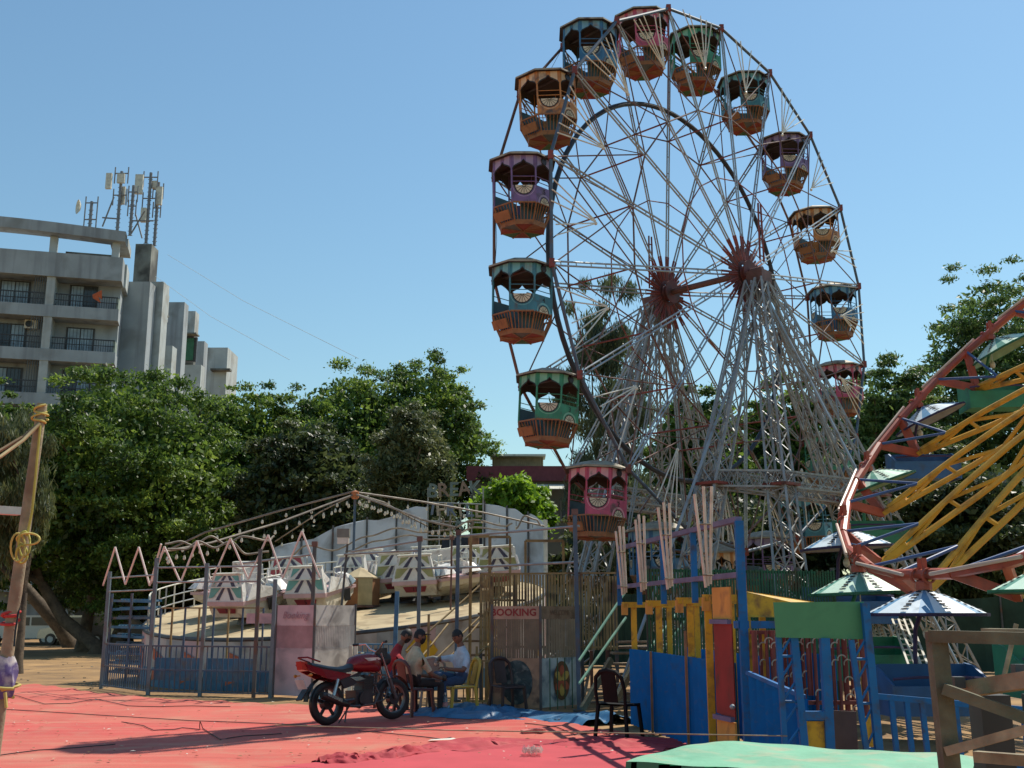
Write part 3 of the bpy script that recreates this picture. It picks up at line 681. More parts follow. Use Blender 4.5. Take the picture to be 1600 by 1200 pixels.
MG = Matrix.Rotation(YAW, 4, 'Z')
for k in range(1, NG+1):
    cn = gnames[(k-2) % 6]
    t = make_gondola(cn, k)
    c = (wp(0, k, 1)+wp(1, k, 1))/2
    rgk = random.Random(k*7+1); sw = Matrix.Rotation(R(rgk.uniform(-4, 4)), 4, 'Y') @ Matrix.Rotation(R(rgk.uniform(-2.5, 2.5)), 4, 'Z') @ Matrix.Diagonal((1, 1, rgk.uniform(.97, 1.03), 1))
    t.matrix_basis = Matrix.Translation(c) @ MG @ sw @ Matrix.Scale(1.075, 4)
    t['label'] = ('dark red' if k == 8 else cn)+' octagonal gondola '+glab[k]; t['group'] = 'gondolas of the ferris wheel'
# ---------------- lattice support towers ----------------
lat = mat('pale_grey_lattice', (.34, .36, .385), .55, .25, .2, 3, (.2, .16, .13), .35)
def lattice(b, p, q, w0, w1, nb, r=.022, mi=0):
    p = V(p); q = V(q); x, y, z = frame_of(q-p, AX)
    def cor(f, i, j): w = w0+(w1-w0)*f; return p.lerp(q, f)+x*(i*w/2)+y*(j*w/2)
    cs = [(-1, -1), (1, -1), (1, 1), (-1, 1)]
    for i, j in cs: b.beam(cor(0, i, j), cor(1, i, j), r*2, r*2, mi)
    for s in range(nb):
        f0, f1 = s/nb, (s+1)/nb
        for a in range(4):
            (i0, j0), (i1, j1) = cs[a], cs[(a+1) % 4]
            b.beam(cor(f0, i0, j0), cor(f1, i1, j1), r*1.25, r*.6, mi); b.beam(cor(f0, i1, j1), cor(f1, i0, j0), r*1.25, r*.6, mi)
            if s % 3 == 0: b.beam(cor(f0, i0, j0), cor(f0, i1, j1), r*.9, r*.6, mi)
    return b
def tower(label, H, out, feet, plat):
    t = thing('support_tower', label, 'tower', (H.x, H.y, 0), 'support towers of the wheel')
    top = H+out*.35; mids = []
    B().box(top-V((0, 0, .25)), (.4, .4, .42), 0, Matrix.Rotation(YAW, 3, 'Z')).obj('bearing_block', brownsteel, t)
    for i, (a, o) in enumerate(feet):
        f = V((H.x, H.y, 0))+UX*a+out*o
        tp = top+UX*(.16*(1 if a > 0 else -1))+out*(.1 if o > 1 else -.05)-V((0, 0, .3))
        lattice(B(), f, tp, .5, .24, 20).obj('leg', lat, t)
        m = f.lerp(tp, .47); mids.append(m)
        B().box(f+V((0, 0, .03)), (.6, .6, .06)).obj('base_plate', darksteel, t)
        b = B().box(m, (.55, .55, .05), 0, Matrix.Rotation(YAW, 3, 'Z')); b.obj('joint_collar', redsteel, t)
    order = list(range(len(feet)))
    for i in range(len(feet)):
        for j in range(i+1, len(feet)):
            if (i, j) in ((0, 2), (1, 3)): continue
            lattice(B(), mids[i]+V((0, 0, .1)), mids[j]+V((0, 0, .1)), .3, .3, 9, .018).obj('girder', lat, t)
    b = B()
    for q in range(2): b.beam(top+UX*(q*.16-.08)+out*.1+V((0, 0, .2)), top+UX*(q*.1-.05)+out*.1+V((0, 0, 1.5)), .035, .035)
    for q in range(6): b.beam(top+UX*(-.08)+out*.1+V((0, 0, .3+q*.2)), top+UX*.08+out*.1+V((0, 0, .3+q*.2)), .02)
    b.obj('top_mast', redsteel, t)
    return t
tower('near lattice support tower of the wheel with splayed legs', HN, -AX, [(-4.3, .8), (-2.4, 2.3), (3.0, 3.0), (4.5, .9)], True)
tower('far lattice support tower behind the wheel spokes', HF, AX, [(-3.1, .5), (-1.9, 2.0), (3.0, 2.6), (4.3, .8)], True)
# long slanted stay pipes
st_ = thing('stay_pipes', 'thin silver stay pipes slanting from the hubs to the ground', 'stay pipe', (HN.x, HN.y, 0))
for (a, o, H, g) in ((-5.2, .3, HN, -AX), (5.6, 1.4, HN, -AX), (1.2, 3.8, HN, -AX), (-3.9, .2, HF, AX), (5.0, .5, HF, AX), (-1.0, 2.4, HF, AX)):
    rod('pipe', V((H.x, H.y, 0))+UX*a+g*o, H+g*.45-V((0, 0, .5)), .03, silver, st_)
# ---------------- boarding platform, its fences and stair ----------------
plank = mat('platform_plank', (.22, .16, .11), .85, 0, .3, 5, (.1, .07, .05), .4, bump=.3)
pc = V((HN.x, HN.y, 0)); PZ = .95
pf = thing('boarding_platform', 'raised plank boarding platform under the wheel on steel legs', 'platform', pc)
for i in range(24):
    c = pc+UX*(-2.3+.2*i)+AX*(LW/2-.05)
    B().box(c+V((0, 0, PZ)), (.18, 3.0, .04), 0, Matrix.Rotation(YAW, 3, 'Z')).obj('plank', plank, pf)
for a in (-2.2, 0, 2.2):
    for o in (-.6, 2.2): bar('leg', pc+UX*a+AX*o, pc+UX*a+AX*o+V((0, 0, PZ-.02)), .04, darksteel, pf)
# brown bar fence left of the wheel
brownbar = mat('brown_bar_paint', (.29, .2, .085), .6, 0, .25, 5, (.09, .05, .03), .35)
bf = thing('bar_fence', 'tall brown steel bar fence above the booking booth', 'fence', at(850, 1075, 20))
A = at(752, 897, 21.4); Z = at(962, 900, 20.8); n = 46
for i in range(n):
    p = A.lerp(Z, i/(n-1)); bar('bar', (p.x, p.y, .95), (p.x, p.y, p.z), .017 if i % 6 else .026, brownbar, bf)
for z in (A.z, 1.0): bar('rail', (A.x, A.y, z), (Z.x, Z.y, z), .018, brownbar, bf)
for f in (0, .25, .5, .75, 1): p = A.lerp(Z, f); bar('post', (p.x, p.y+.03, 0), (p.x, p.y+.03, A.z+.02), .03, darksteel, bf)
# door-like brown frames above that fence
fr = thing('pipe_gate', 'brown rusty pipe gate frames standing above the stair', 'gate frame', at(765, 1080, 20.5))
for (x0, x1, yt, yb, Y) in ((736, 765, 838, 1000, 22.3), (766, 797, 839, 1000, 22.1), (821, 880, 845, 960, 21.9)):
    a, c = at(x0, yt, Y), at(x1, yt, Y); zb = at(x0, yb, Y).z
    bar('frame_post', (a.x, Y, zb-1.2), a, .025, brownbar, fr); bar('frame_post', (c.x, Y, zb-1.2), c, .025, brownbar, fr); bar('frame_head', a, c, .025, brownbar, fr)
# green bar fence in front of the right legs
greenbar = mat('dark_green_bar', (.02, .10, .05), .65, 0, .3, 5, (.07, .06, .03), .3)
gf = thing('bar_fence', 'dark green close set bar fence in front of the right lattice legs', 'fence', at(1160, 1080, 17))
A = at(1012, 889, 16.9); Z = at(1302, 892, 17.9); n = 66
for i in range(n):
    p = A.lerp(Z, i/(n-1)); bar('bar', (p.x, p.y, .25), (p.x, p.y, p.z+.02*math.sin(i*3.1)), .014, greenbar, gf)
for z in (A.z-.02, A.z-.75, .35): bar('rail', (A.x, A.y+.03, z), (Z.x, Z.y+.03, z), .022, greenbar, gf)
for f in (0, .2, .4, .6, .8, 1): p = A.lerp(Z, f); bar('post', (p.x, p.y+.06, 0), (p.x, p.y+.06, p.z+.05), .03, darksteel, gf)
# mint stair rails and wooden steps up to the platform
mint = mat('mint_green_pipe', (.19, .38, .28), .5, 0, .2, 5, (.1, .07, .05), .2)
sr = thing('boarding_stair', 'stair with mint green handrails and plank steps right of booking booth', 'stair', gp(935, 1090))
for (x0, y0, x1, y1, Y0, Y1) in ((905, 1032, 977, 925, 17.6, 18.6), (905, 1068, 978, 965, 17.6, 18.6), (1010, 1020, 1060, 955, 17.4, 18.2), (1000, 1062, 1075, 965, 17.2, 18.0)):
    rod('handrail', at(x0, y0, Y0), at(x1, y1, Y1), .022, mint, sr)
for i in range(7):
    f = i/6; p = gp(930, 1098).lerp(at(985, 1003, 18.6), f); B().box(p+V((.25, 0, 0)), (.95, .24, .035), 0, Matrix.Rotation(R(8), 3, 'Z')).obj('step', plank, sr)
for (x0, y0, x1, y1) in ((910, 1108, 955, 1030), (960, 1100, 1000, 1020)): bar('stringer', at(x0, y0, 17.9), at(x1, y1, 18.4), .03, greywood, sr, .05)
for x in (925, 950, 990, 1020): p = gp(x, 1090); bar('prop', p, p+V((0, 0, .9)), .03, brownsteel, sr)
# ======================= BREAK DANCE RIDE =======================
DC = V((-4.2, 28.75, 1.87)); DR = 5.05; SX, SY = .069, .138          # tilted round deck
DN = V((-SX, -SY, 1)).normalized()
def dk_pt(x, y, h=0): return V((DC.x+x, DC.y+y, DC.z+SX*x+SY*y+h))
decktan = mat('tan_deck_boards', (.47, .37, .23), .8, 0, .14, 1.2, (.3, .22, .13), .35, 2)
skirtw = mat('faded_white_panel', (.5, .47, .46), .7, 0, .12, 1.5, (.3, .26, .24), .4, 2)
skirtp = mat('faded_pink_panel', (.55, .38, .40), .75, 0, .12, 1.5, (.36, .27, .28), .4, 2)
skirtg = mat('faded_grey_panel', (.34, .36, .38), .7, 0, .12, 1.5, (.2, .2, .2), .3, 2)
yel = mat('sign_yellow', (.62, .38, .02), .6, 0, .12, 3, (.3, .18, .04), .2); orr = mat('faded_orange_red', (.5, .14, .07), .7, 0, .2, 3)
panelblue = mat('faded_blue_panel', (.05, .17, .31), .65, 0, .25, 3, (.15, .14, .14), .3)
deck = thing('dance_ride_deck', 'round tilted tan deck of the break dance ride with painted skirt', 'ride deck', (DC.x, DC.y, 0))
N = 48
ring = [dk_pt(DR*math.cos(2*PI*i/N), DR*math.sin(2*PI*i/N)) for i in range(N)]
B().prism(ring, (0, 0, -.06)).obj('deck_floor', [decktan], deck)
b = B(); b.tube([p+V((0, 0, -.03)) for p in ring], .05, 6, closed=True); b.obj('deck_edge', darksteel, deck)
for i in range(N):                                       # skirt panels with chevrons, diamonds and blue kick boards
    p, q = ring[i], ring[(i+1) % N]; e = ((p+q)/2-DC); e.z = 0; e = e.normalized()*.02
    zb = .0
    B().prism([V((p.x, p.y, zb)), V((q.x, q.y, zb)), q-V((0, 0, .065)), p-V((0, 0, .065))], e).obj('skirt_panel', [skirtw, skirtp, skirtg, skirtw][(i*7) % 4], deck)
    c = (p+q)/2+e*2.2; tt = (q-p); tt.z = 0; tt.normalize(); h = (p.z+q.z)/2
    if e.y < 0.004:
        if p.x < -4.6 and i % 2:
            for sg in (-1, 1):
                a = c+V((0, 0, 0)); a.z = h*.92; m = c+tt*(.28*sg); 
                B().prism([V((c.x, c.y, h*.55))+tt*(-.3), V((c.x, c.y, h*.75))+tt*(-.3), V((c.x, c.y, h*.55))+tt*.3, V((c.x, c.y, h*.35))+tt*.3][::sg], e*.4).obj('chevron', orr, deck) if sg > 0 else B().prism([V((c.x, c.y, h*.1))+tt*(-.3), V((c.x, c.y, h*.3))+tt*(-.3), V((c.x, c.y, h*.5))+tt*.3, V((c.x, c.y, h*.3))+tt*.3], e*.4).obj('chevron', orr, deck)
        elif p.x > -3.3 and i % 3 == 0:
            B().prism([V((c.x, c.y, h*.28)), V((c.x, c.y, h*.6))+tt*.38, V((c.x, c.y, h*.92)), V((c.x, c.y, h*.6))-tt*.38], e*.4).obj('diamond', yel, deck)
    B().prism([V((p.x, p.y, 0))+e*1.5, V((q.x, q.y, 0))+e*1.5, V((q.x, q.y, .42))+e*1.5, V((p.x, p.y, .42))+e*1.5], e).obj('kick_board', panelblue, deck)
# inner railing round the back left of the deck
rl = thing('deck_railing', 'pale pipe railing curving round the left back edge of the deck', 'railing', dk_pt(-4.6, 1))
pr = None
for i in range(20):
    a = R(96+i*5.6); p = dk_pt(4.95*math.cos(a), 4.95*math.sin(a)); tp = p+V((0, 0, .72))
    rod('baluster', p, tp, .02, whitepaint if i % 2 else steel, rl)
    if pr:
        for f in (1, .62, .3): rod('rail', pr[0].lerp(pr[1], f), p.lerp(tp, f), .018, steel if f < 1 else whitepaint, rl)
    pr = (p, tp)
# ---------------- cars on the deck ----------------
carw = mat('car_fibreglass', (.74, .71, .70), .45, 0, .1, 4, (.36, .3, .26), .3, 4)
carc = mat('car_hull_cream', (.60, .54, .46), .55, 0, .12, 4, (.3, .22, .16), .3, 4)
carpk = mat('car_pink', (.55, .36, .38), .5, 0, .1); dec = {n: mat('car_decal_'+n, c, .5, 0, .12) for n, c in dict(teal=(.14, .36, .33), olive=(.34, .33, .14), violet=(.30, .28, .38), red=(.42, .07, .09), green=(.05, .25, .12), navy=(.16, .14, .22)).items()}
carglass = mat('car_mirror_panel', (.3, .4, .5), .15, .4, .2)
def make_car(decn, num):
    """open bucket car, occupants face +x, back panel at -x; origin under its pivot"""
    t = thing('dance_ride_car', '', 'ride car'); d = dec[decn]
    # hull: V underside sloping up to front
    B().prism([(-.62, -.52, .5), (-.5, -.52, .22), (.15, -.52, .12), (.75, -.52, .42), (.8, -.52, .55)], (0, 1.04, 0)).obj('hull', carc, t)
    B().prism([(-.66, -.56, .5), (.84, -.56, .55), (.84, -.56, .62), (-.66, -.56, .6)], (0, 1.12, 0)).obj('rim_band', carpk, t)
    # tall decorated back
    B().add([(-.64, -.54, .6), (-.64, .54, .6), (-.52, .40, 1.2), (-.52, -.40, 1.2), (-.5, -.54, .6), (-.5, .54, .6), (-.40, .38, 1.2), (-.40, -.38, 1.2)],
            [(0, 3, 2, 1), (4, 5, 6, 7), (0, 1, 5, 4), (3, 7, 6, 2), (0, 4, 7, 3), (1, 2, 6, 5)]).obj('backrest', carw, t)
    xb = lambda z: -.64+.12*(z-.6)/.6-.006
    for z0, z1 in ((.63, .92), (.93, 1.17)):
        for sg in (-1, 1):
            w = .44 if z0 < .8 else .34
            b = B().add([(xb(z1), sg*w, z1), (xb(z1), sg*.13, z1), (xb(z0), sg*.36, z0+.06), (xb(z0), sg*(w+.05), z0+.04)], [(0, 1, 2, 3), (3, 2, 1, 0)]); b.obj('wing_decal', d, t)
            b = B().add([(xb(z1)-.002, sg*.09, z1), (xb(z1)-.002, sg*.02, z1), (xb(z0)-.002, sg*.17, z0), (xb(z0)-.002, sg*.28, z0)], [(0, 1, 2, 3), (3, 2, 1, 0)]); b.obj('stripe_decal', dec['navy'], t)
    B().box((-.5, 0, 1.215), (.12, .86, .03)).obj('top_cap', whitepaint, t)
    B().box((-.675, 0, .925), (.05, .86, .022)).obj('trim', whitepaint, t)
    # number plate on the hull back
    o = B().add([(-.628, -.3, .46), (-.628, .3, .46), (-.575, .24, .32), (-.575, -.24, .32)], [(0, 1, 2, 3), (3, 2, 1, 0)]).obj('number_plate', dec['red' if num % 2 else 'teal'], t)
    text_mesh(str(num), .14, inkm, facing((-.612, 0, .39), (-.93, 0, -.36)), 'number', o)
    # sides: sloping wings and front pods with dark openings
    for sg in (-1, 1):
        B().prism([(-.55, sg*.55, .6), (.45, sg*.55, .62), (.3, sg*.55, .82), (-.3, sg*.5, .95)], (0, sg*.04, 0)).obj('side_wing', carw, t)
        B().add([(.45, sg*.2, .62), (.45, sg*.62, .62), (.95, sg*.5, .72), (.95, sg*.2, .72), (.5, sg*.24, .95), (.5, sg*.5, .9), (.72, sg*.42, .9), (.72, sg*.24, .95)],
                [(0, 1, 2, 3), (4, 7, 6, 5), (0, 4, 5, 1), (1, 5, 6, 2), (2, 6, 7, 3), (3, 7, 4, 0)]).obj('front_pod', carw, t)
        B().prism([(.5, sg*.635, .66), (.8, sg*.57, .70), (.7, sg*.5, .86), (.52, sg*.54, .86)], (0, .012*sg, 0)).obj('pod_panel', carglass, t)
        B().prism([(.15, sg*.6, .3), (.42, sg*.6, .3), (.42, sg*.6, .58), (.1, sg*.6, .58)], (0, .02*sg, 0)).obj('door_opening', black, t)
        b = B().tube([(-.1, sg*.5, .9), (-.1, sg*.5, 1.12), (.25, sg*.5, 1.12), (.25, sg*.5, .9)], .014, 6); b.obj('grab_rail', whitepaint, t)
    B().box((-.25, 0, .62), (.5, .9, .08)).obj('seat', dec['navy'], t)
    B().tube([(.2, -.46, .9), (.26, -.3, .98), (.26, .3, .98), (.2, .46, .9)], .018, 6).obj('lap_bar', whitepaint, t)
    B().lathe([(.2, .0), (.17, .1), (.12, .18)], 12).obj('pivot_base', darksteel, t)
    return t
cars = [  # pixel of hull bottom, metres into the scene, heading (deg, direction the rider faces), decal, number, label
 (384, 962, 24.4, 62, 'teal', 3, 'pink ride car with teal wings at the near left of the deck'),
 (500, 955, 24.9, 70, 'teal', 5, 'pink ride car with teal wings in front of the tan octagonal drum'),
 (365, 925, 26.6, 235, 'green', 2, 'ride car facing the camera behind the near left car'),
 (455, 905, 28.2, 100, 'red', 4, 'ride car with red and green letters in the row by the wall at left'),
 (418, 945, 25.3, 330, 'violet', 6, 'ride car turned sideways between the two teal winged cars'),
 (572, 918, 27.2, 60, 'violet', 7, 'ride car with violet wings and green plate right of the drum'),
 (590, 905, 28.6, 75, 'violet', 8, 'ride car with violet wings, rear one right of the drum'),
 (622, 920, 27.0, 95, 'olive', 9, 'ride car with olive wings behind the red plated car'),
 (660, 932, 26.0, 80, 'olive', 11, 'olive winged ride car with red plate in the middle of deck'),
 (682, 906, 28.4, 70, 'violet', 10, 'ride car with violet wings at back right below the sign'),
 (700, 930, 26.2, 300, 'green', 12, 'ride car seen from its front at middle right of the deck'),
 (740, 912, 27.6, 80, 'olive', 14, 'rear olive winged ride car at the right end of deck'),
 (778, 915, 26.9, 95, 'olive', 13, 'front olive winged ride car at right end behind brown fence')]
for (px, py, Y, hd, dn, num, lab) in cars:
    t = make_car(dn, num); Y *= 1.062; p = at(px, py, Y); z = dk_pt(p.x-DC.x, p.y-DC.y).z+.02
    t['label'] = lab; t['group'] = 'cars of the break dance ride'
    q = V((0, 0, 1)).rotation_difference(DN).to_matrix().to_4x4()
    place(t, (p.x, p.y, z+.03), R(hd), q)
for (px, py, Y, lab) in ((440, 945, 25.9, 'left'), (655, 925, 27.0, 'right')):    # turntable plates under each cluster
    p = at(px, py, Y*1.062); c = dk_pt(p.x-DC.x, p.y-DC.y, .012); q = V((0, 0, 1)).rotation_difference(DN).to_matrix()
    t = thing('turntable', lab+' round turntable plate under the cluster of ride cars', 'turntable', c)
    B().lathe([(0, .03), (.75, .03), (.8, 0)], 24, c, 0, q).obj('disc', darksteel, t)
    for k in range(4): a = k*PI/2+.4; rod('arm', c+V((0, 0, .05)), c+q @ V((1.25*math.cos(a), 1.25*math.sin(a), .06)), .05, darksteel, t)
# tan octagonal drum in the middle
p = at(563, 935, 27.8); c = dk_pt(p.x-DC.x, p.y-DC.y)
t = thing('centre_drum', 'tan and brown octagonal drum with pointed lid in the middle of the deck', 'drum', c)
b = B(); r8 = .48
for i in range(8):
    a0, a1 = 2*PI*i/8, 2*PI*(i+1)/8
    b = B().add([c+V((r8*math.cos(a), r8*math.sin(a), z)) for z in (0, .72) for a in (a0, a1)], [(0, 1, 3, 2)]); b.obj('side_panel', mat('drum_brown', (.36, .17, .08), .7) if i % 2 else mat('drum_tan', (.5, .4, .22), .7), t)
B().lathe([(r8*1.05, .71), (r8*1.05, .74), (.05, .98), (0, .99)], 8, c).obj('lid', decktan, t)
B().lathe([(r8*1.1, 0), (r8*1.1, .05), (r8, .06)], 8, c).obj('base', brownsteel, t)
# ---------------- backdrop with wavy top ----------------
back = mat('backdrop_grey_blue', (.60, .65, .74), .75, 0, .12, .9, (.32, .33, .36), .4, 1.2)
bd = thing('backdrop_wall', 'grey blue backdrop of tall panels with wavy top behind the dance ride', 'backdrop', at(640, 960, 34.5))
tops = [(428, 856), (440, 851), (465, 846), (490, 842), (508, 832), (525, 823), (548, 817), (572, 812), (590, 813), (610, 808), (630, 797), (650, 791), (668, 793)]
tops2 = [(757, 787), (780, 790), (792, 794), (806, 795), (820, 806), (828, 802), (836, 806), (842, 811), (850, 816), (852, 830)]
def topz(tp, px):
    for (x0, y0), (x1, y1) in zip(tp, tp[1:]):
        if x0 <= px <= x1: return y0+(y1-y0)*(px-x0)/(x1-x0)
    return tp[0][1] if px < tp[0][0] else tp[-1][1]
def backY(px): return 34.0+ (1-((px-640)/215)**2)*1.6
for tp, cuts in ((tops, (428, 472, 521, 574, 620, 668)), (tops2, (757, 792, 825, 852))):
    for x0, x1 in zip(cuts, cuts[1:]):
        fr_, bk_ = [], []
        for k in range(9):
            px = x0+1+(x1-x0-2)*k/8; Y = backY(px); p = at(px, topz(tp, px), Y); fr_.append(p)
        poly = [V((fr_[0].x, fr_[0].y, .2))]+fr_+[V((fr_[-1].x, fr_[-1].y, .2))]
        B().prism(poly[::-1], (0, .06, 0)).obj('backdrop_panel', back, bd)
        p = at(x0, topz(tp, x0)-4, backY(x0)); rod('post', (p.x, p.y-.05, 0), (p.x, p.y-.05, p.z), .03, darksteel, bd)
p = at(852, 812, backY(850)-.1); rod('end_post', (p.x, p.y, 0), p, .07, whitepaint, bd)
t = thing('service_doorway', 'dark doorway with rust brown column in the gap of the backdrop', 'doorway', at(715, 950, 36))
a, c = at(690, 836, 36.3), at(757, 836, 36.3)
B().box(((a.x+c.x)/2, 36.5, a.z/2), (c.x-a.x, .1, a.z)).obj('dark_panel', mat('navy_tarpaulin', (.02, .03, .05), .7), t)
a = at(740, 835, 36); B().box((a.x, 36, a.z/2), (.35, .3, a.z)).obj('column', mat('rust_brown_column', (.3, .14, .08), .8, 0, .3), t)
# sign frame with cut-out letters
sg = thing('ride_sign', 'faded cut out letter sign on a pole frame over the backdrop gap', 'sign', at(712, 960, 35))
for x in (669, 687, 704, 720, 737, 755):
    a = at(x, 795 if x not in (669, 755) else 762, 35); rod('pole', (a.x, 35.04, 0), a, .022, steel, sg)
for y in (783, 812, 835): rod('cross_pole', at(667, y+2, 35.05), at(757, y+5, 35.05), .02, steel, sg)
ltc = [mat('letter_teal', (.12, .17, .17), .6), mat('letter_blue', (.13, .17, .24), .6), mat('letter_brown', (.22, .16, .12), .6), mat('letter_cream', (.36, .31, .24), .6)]
for row, (txt, x0, x1, y0, y1, sz) in enumerate((('BREAK', 676, 742, 768, 763, .62), ('THRILL', 676, 748, 796, 800, .54), ('HAP', 697, 735, 820, 822, .46))):
    for i, chx in enumerate(txt):
        f = i/(len(txt)-1); p = at(x0+(x1-x0)*f, y0+(y1-y0)*f, 34.95)
        text_mesh(chx, sz, ltc[(i*2+row) % 4], facing(p, (0, -1, 0)) @ Matrix.Rotation(R((-8, 5, 0, 10, 4, 0)[i]), 4, 'Z'), 'letter', sg, .04, 0, .012)
# ---------------- roof pole with strings of bulbs ----------------
pole = at(555, 772, 28.6)
cp = thing('centre_pole', 'tall thin blue centre pole with orange cap carrying the bulb pipes', 'pole', (pole.x, pole.y, 1.8))
rod('pole', (pole.x, pole.y, dk_pt(pole.x-DC.x, pole.y-DC.y).z), pole, .035, bluesteel, cp); B().lathe([(0, .1), (.1, .06), (.1, -.1), (.05, -.14)], 10, pole).obj('cap', mat('cap_orange', (.45, .15, .05), .6), cp)
bulb = mat('clear_bulb', (.62, .58, .5), .15, 0, .1); pipem = mat('aged_pipe', (.22, .18, .15), .6, .1, .25, 4, (.4, .33, .26), .2)
def bulb_pipe(label, pts, r=.026, nb=14, seed=0):
    rg = random.Random(seed)
    t = thing('bulb_pipe', label, 'light string', pts[0], 'bulb pipes fanning out from the centre pole')
    b = B(); b.tube(pts, r, 7); b.obj('pipe', pipem, t, True)
    tot = len(pts)-1
    for i in range(nb):
        f = (i+.7)/(nb+.4)*tot; k = min(int(f), tot-1); p = V(pts[k]).lerp(V(pts[k+1]), f-k)
        L = rg.uniform(.1, .2)
        o = B().tube([p, p-V((0, 0, L))], .008, 4).obj('bulb_wire', black, t)
        B().lathe([(0, -.11), (.03, -.09), (.036, -.06), (.022, -.02), (.02, 0)], 8, p-V((0, 0, L))).obj('bulb', bulb, o, True)
bulb_pipe('lower bulb pipe from centre pole down to the left fence corner', [pole, at(440, 815, 27), at(330, 848, 25.2), at(255, 862, 24)], seed=1, nb=18)
bulb_pipe('upper bulb pipe from centre pole to the far left edge', [pole+V((0, 0, .08)), at(430, 800, 28.6), at(320, 832, 28.5), at(245, 868, 28.4)], seed=2, nb=9)
bulb_pipe('bulb pipe from centre pole towards the front right post', [pole, at(610, 792, 26.8), at(660, 812, 25.2), at(712, 824, 23.6)], seed=3, nb=16)
bulb_pipe('bulb pipe from centre pole to the right end of backdrop', [pole+V((0, 0, .05)), at(660, 784, 30), at(760, 802, 31), at(850, 822, 32)], seed=4, nb=10)
bulb_pipe('bulb pipe from centre pole back to the grey backdrop', [pole, at(600, 785, 31), at(640, 808, 33), at(668, 822, 34.4)], seed=5, nb=12)
bulb_pipe('thin bulb pipe from centre pole back to left wall', [pole, at(500, 800, 31), at(430, 846, 33.6)], .02, 8, seed=6)
# wavy pipes along the rim
def wavy(label, pts, seed, Yf):
    t = thing('wavy_pipe', label, 'pipe', at(*pts[0], Yf(0)), 'wavy pipes above the dance ride fence')
    P = []
    for i, (x, y) in enumerate(pts): P.append(at(x, y, Yf(i/(len(pts)-1))))
    Q = []
    for i in range(len(P)-1):
        for k in range(6):
            f = k/6; f2 = f*f*(3-2*f); p = P[i].lerp(P[i+1], f); p.z = P[i].z+(P[i+1].z-P[i].z)*f2; Q.append(p)
    Q.append(P[-1]); B().tube(Q, .025, 7).obj('pipe', pipem, t, True)
wavy('wavy pipe along the left top of the fence, upper one', [(258, 850), (282, 846), (300, 852), (330, 838), (352, 850), (380, 838), (420, 845), (428, 838)], 1, lambda f: 24.3+f*1.5)
wavy('wavy pipe along the left top of the fence, lower one', [(262, 858), (290, 858), (310, 846), (335, 856), (360, 846), (385, 866), (420, 862)], 2, lambda f: 24+f*1.2)
wavy('wavy pipe in front of the backdrop, upper one', [(440, 880), (480, 852), (520, 860), (575, 838), (620, 825), (660, 832), (700, 828), (740, 812), (790, 822), (800, 818)], 3, lambda f: 32.5-f*2)
wavy('wavy pipe in front of the backdrop, lower one', [(540, 862), (590, 845), (640, 836), (670, 843), (700, 842), (740, 824), (790, 828)], 4, lambda f: 31.8-f*2)
wavy('double hooped pale pipe at the right end of the backdrop', [(806, 826), (820, 806), (838, 812), (846, 822)], 5, lambda f: 30)
# ---------------- front fence with zigzag tubes ----------------
fpts = [gp(158, 1076), gp(231, 1086), gp(312, 1088), gp(396, 1090), gp(422, 1091)]
fblue = mat('dark_blue_fence', (.045, .085, .15), .55, 0, .25, 5, (.12, .08, .06), .25); fpost = mat('blue_grey_post', (.12, .16, .2), .5, .2, .2, 4, (.14, .1, .08), .12)
ff = thing('bar_fence', 'blue steel bar fence along the front left of the dance ride', 'fence', fpts[1])
ph_ = [at(166, 893, fpts[0].y), at(238, 872, fpts[1].y), at(320, 880, fpts[2].y), at(402, 858, fpts[3].y), at(428, 905, fpts[4].y)]
for i, p in enumerate(fpts):
    bar('post', p, V((p.x, p.y, ph_[i].z)), .035, fpost if i != 3 else darksteel, ff)
for i in range(4):
    p, q = fpts[i], fpts[i+1]; n = max(3, int((q-p).length/.115))
    for k in range(1, n):
        w = p.lerp(q, k/n); bar('bar', w+V((0, 0, .06)), w+V((0, 0, .98)), .011, fblue, ff)
    for z in (.08, .5, .97): bar('rail', p+V((0, 0, z)), q+V((0, 0, z)), .016, fblue, ff)
    if i < 3:
        for z in (2.25, 2.55) if i else (2.1, 2.4): rod('top_rail', p+V((0, 0, z)), q+V((0, 0, z)), .018, steel, ff)
# pale blue sheet behind the middle panels
for i in (1, 2):
    p, q = fpts[i]+V((.05, .22, .28)), fpts[i+1]+V((-.05, .22, .28)); B().prism([p, q, q+V((0, 0, .45)), p+V((0, 0, .45))], (0, .02, 0)).obj('backing_sheet', panelblue, ff)
zt = mat('pale_pink_tube', (.76, .62, .58), .4, 0, .1, 5, (.4, .3, .27), .2)
def zig(label, pts, Y0, Y1):
    P = [at(x, y, Y0+(Y1-Y0)*i/(len(pts)-1)) for i, (x, y) in enumerate(pts)]
    t = thing('zigzag_light', label, 'light tube', P[0], 'zigzag tubes over the fence')
    for a, c in zip(P, P[1:]): rod('tube', a, c, .021, zt, t)
zig('zigzag of pale pink tubes at the left end of the fence', [(161, 915), (180, 855), (196, 913), (217, 855), (234, 915), (252, 850)], 24.6, 23.0)
zig('zigzag of pale pink tubes over the middle and right of the fence', [(236, 912), (257, 854), (282, 910), (308, 845), (330, 910), (360, 841), (388, 905), (419, 836), (442, 903), (472, 830), (500, 902)], 23.0, 22.0)
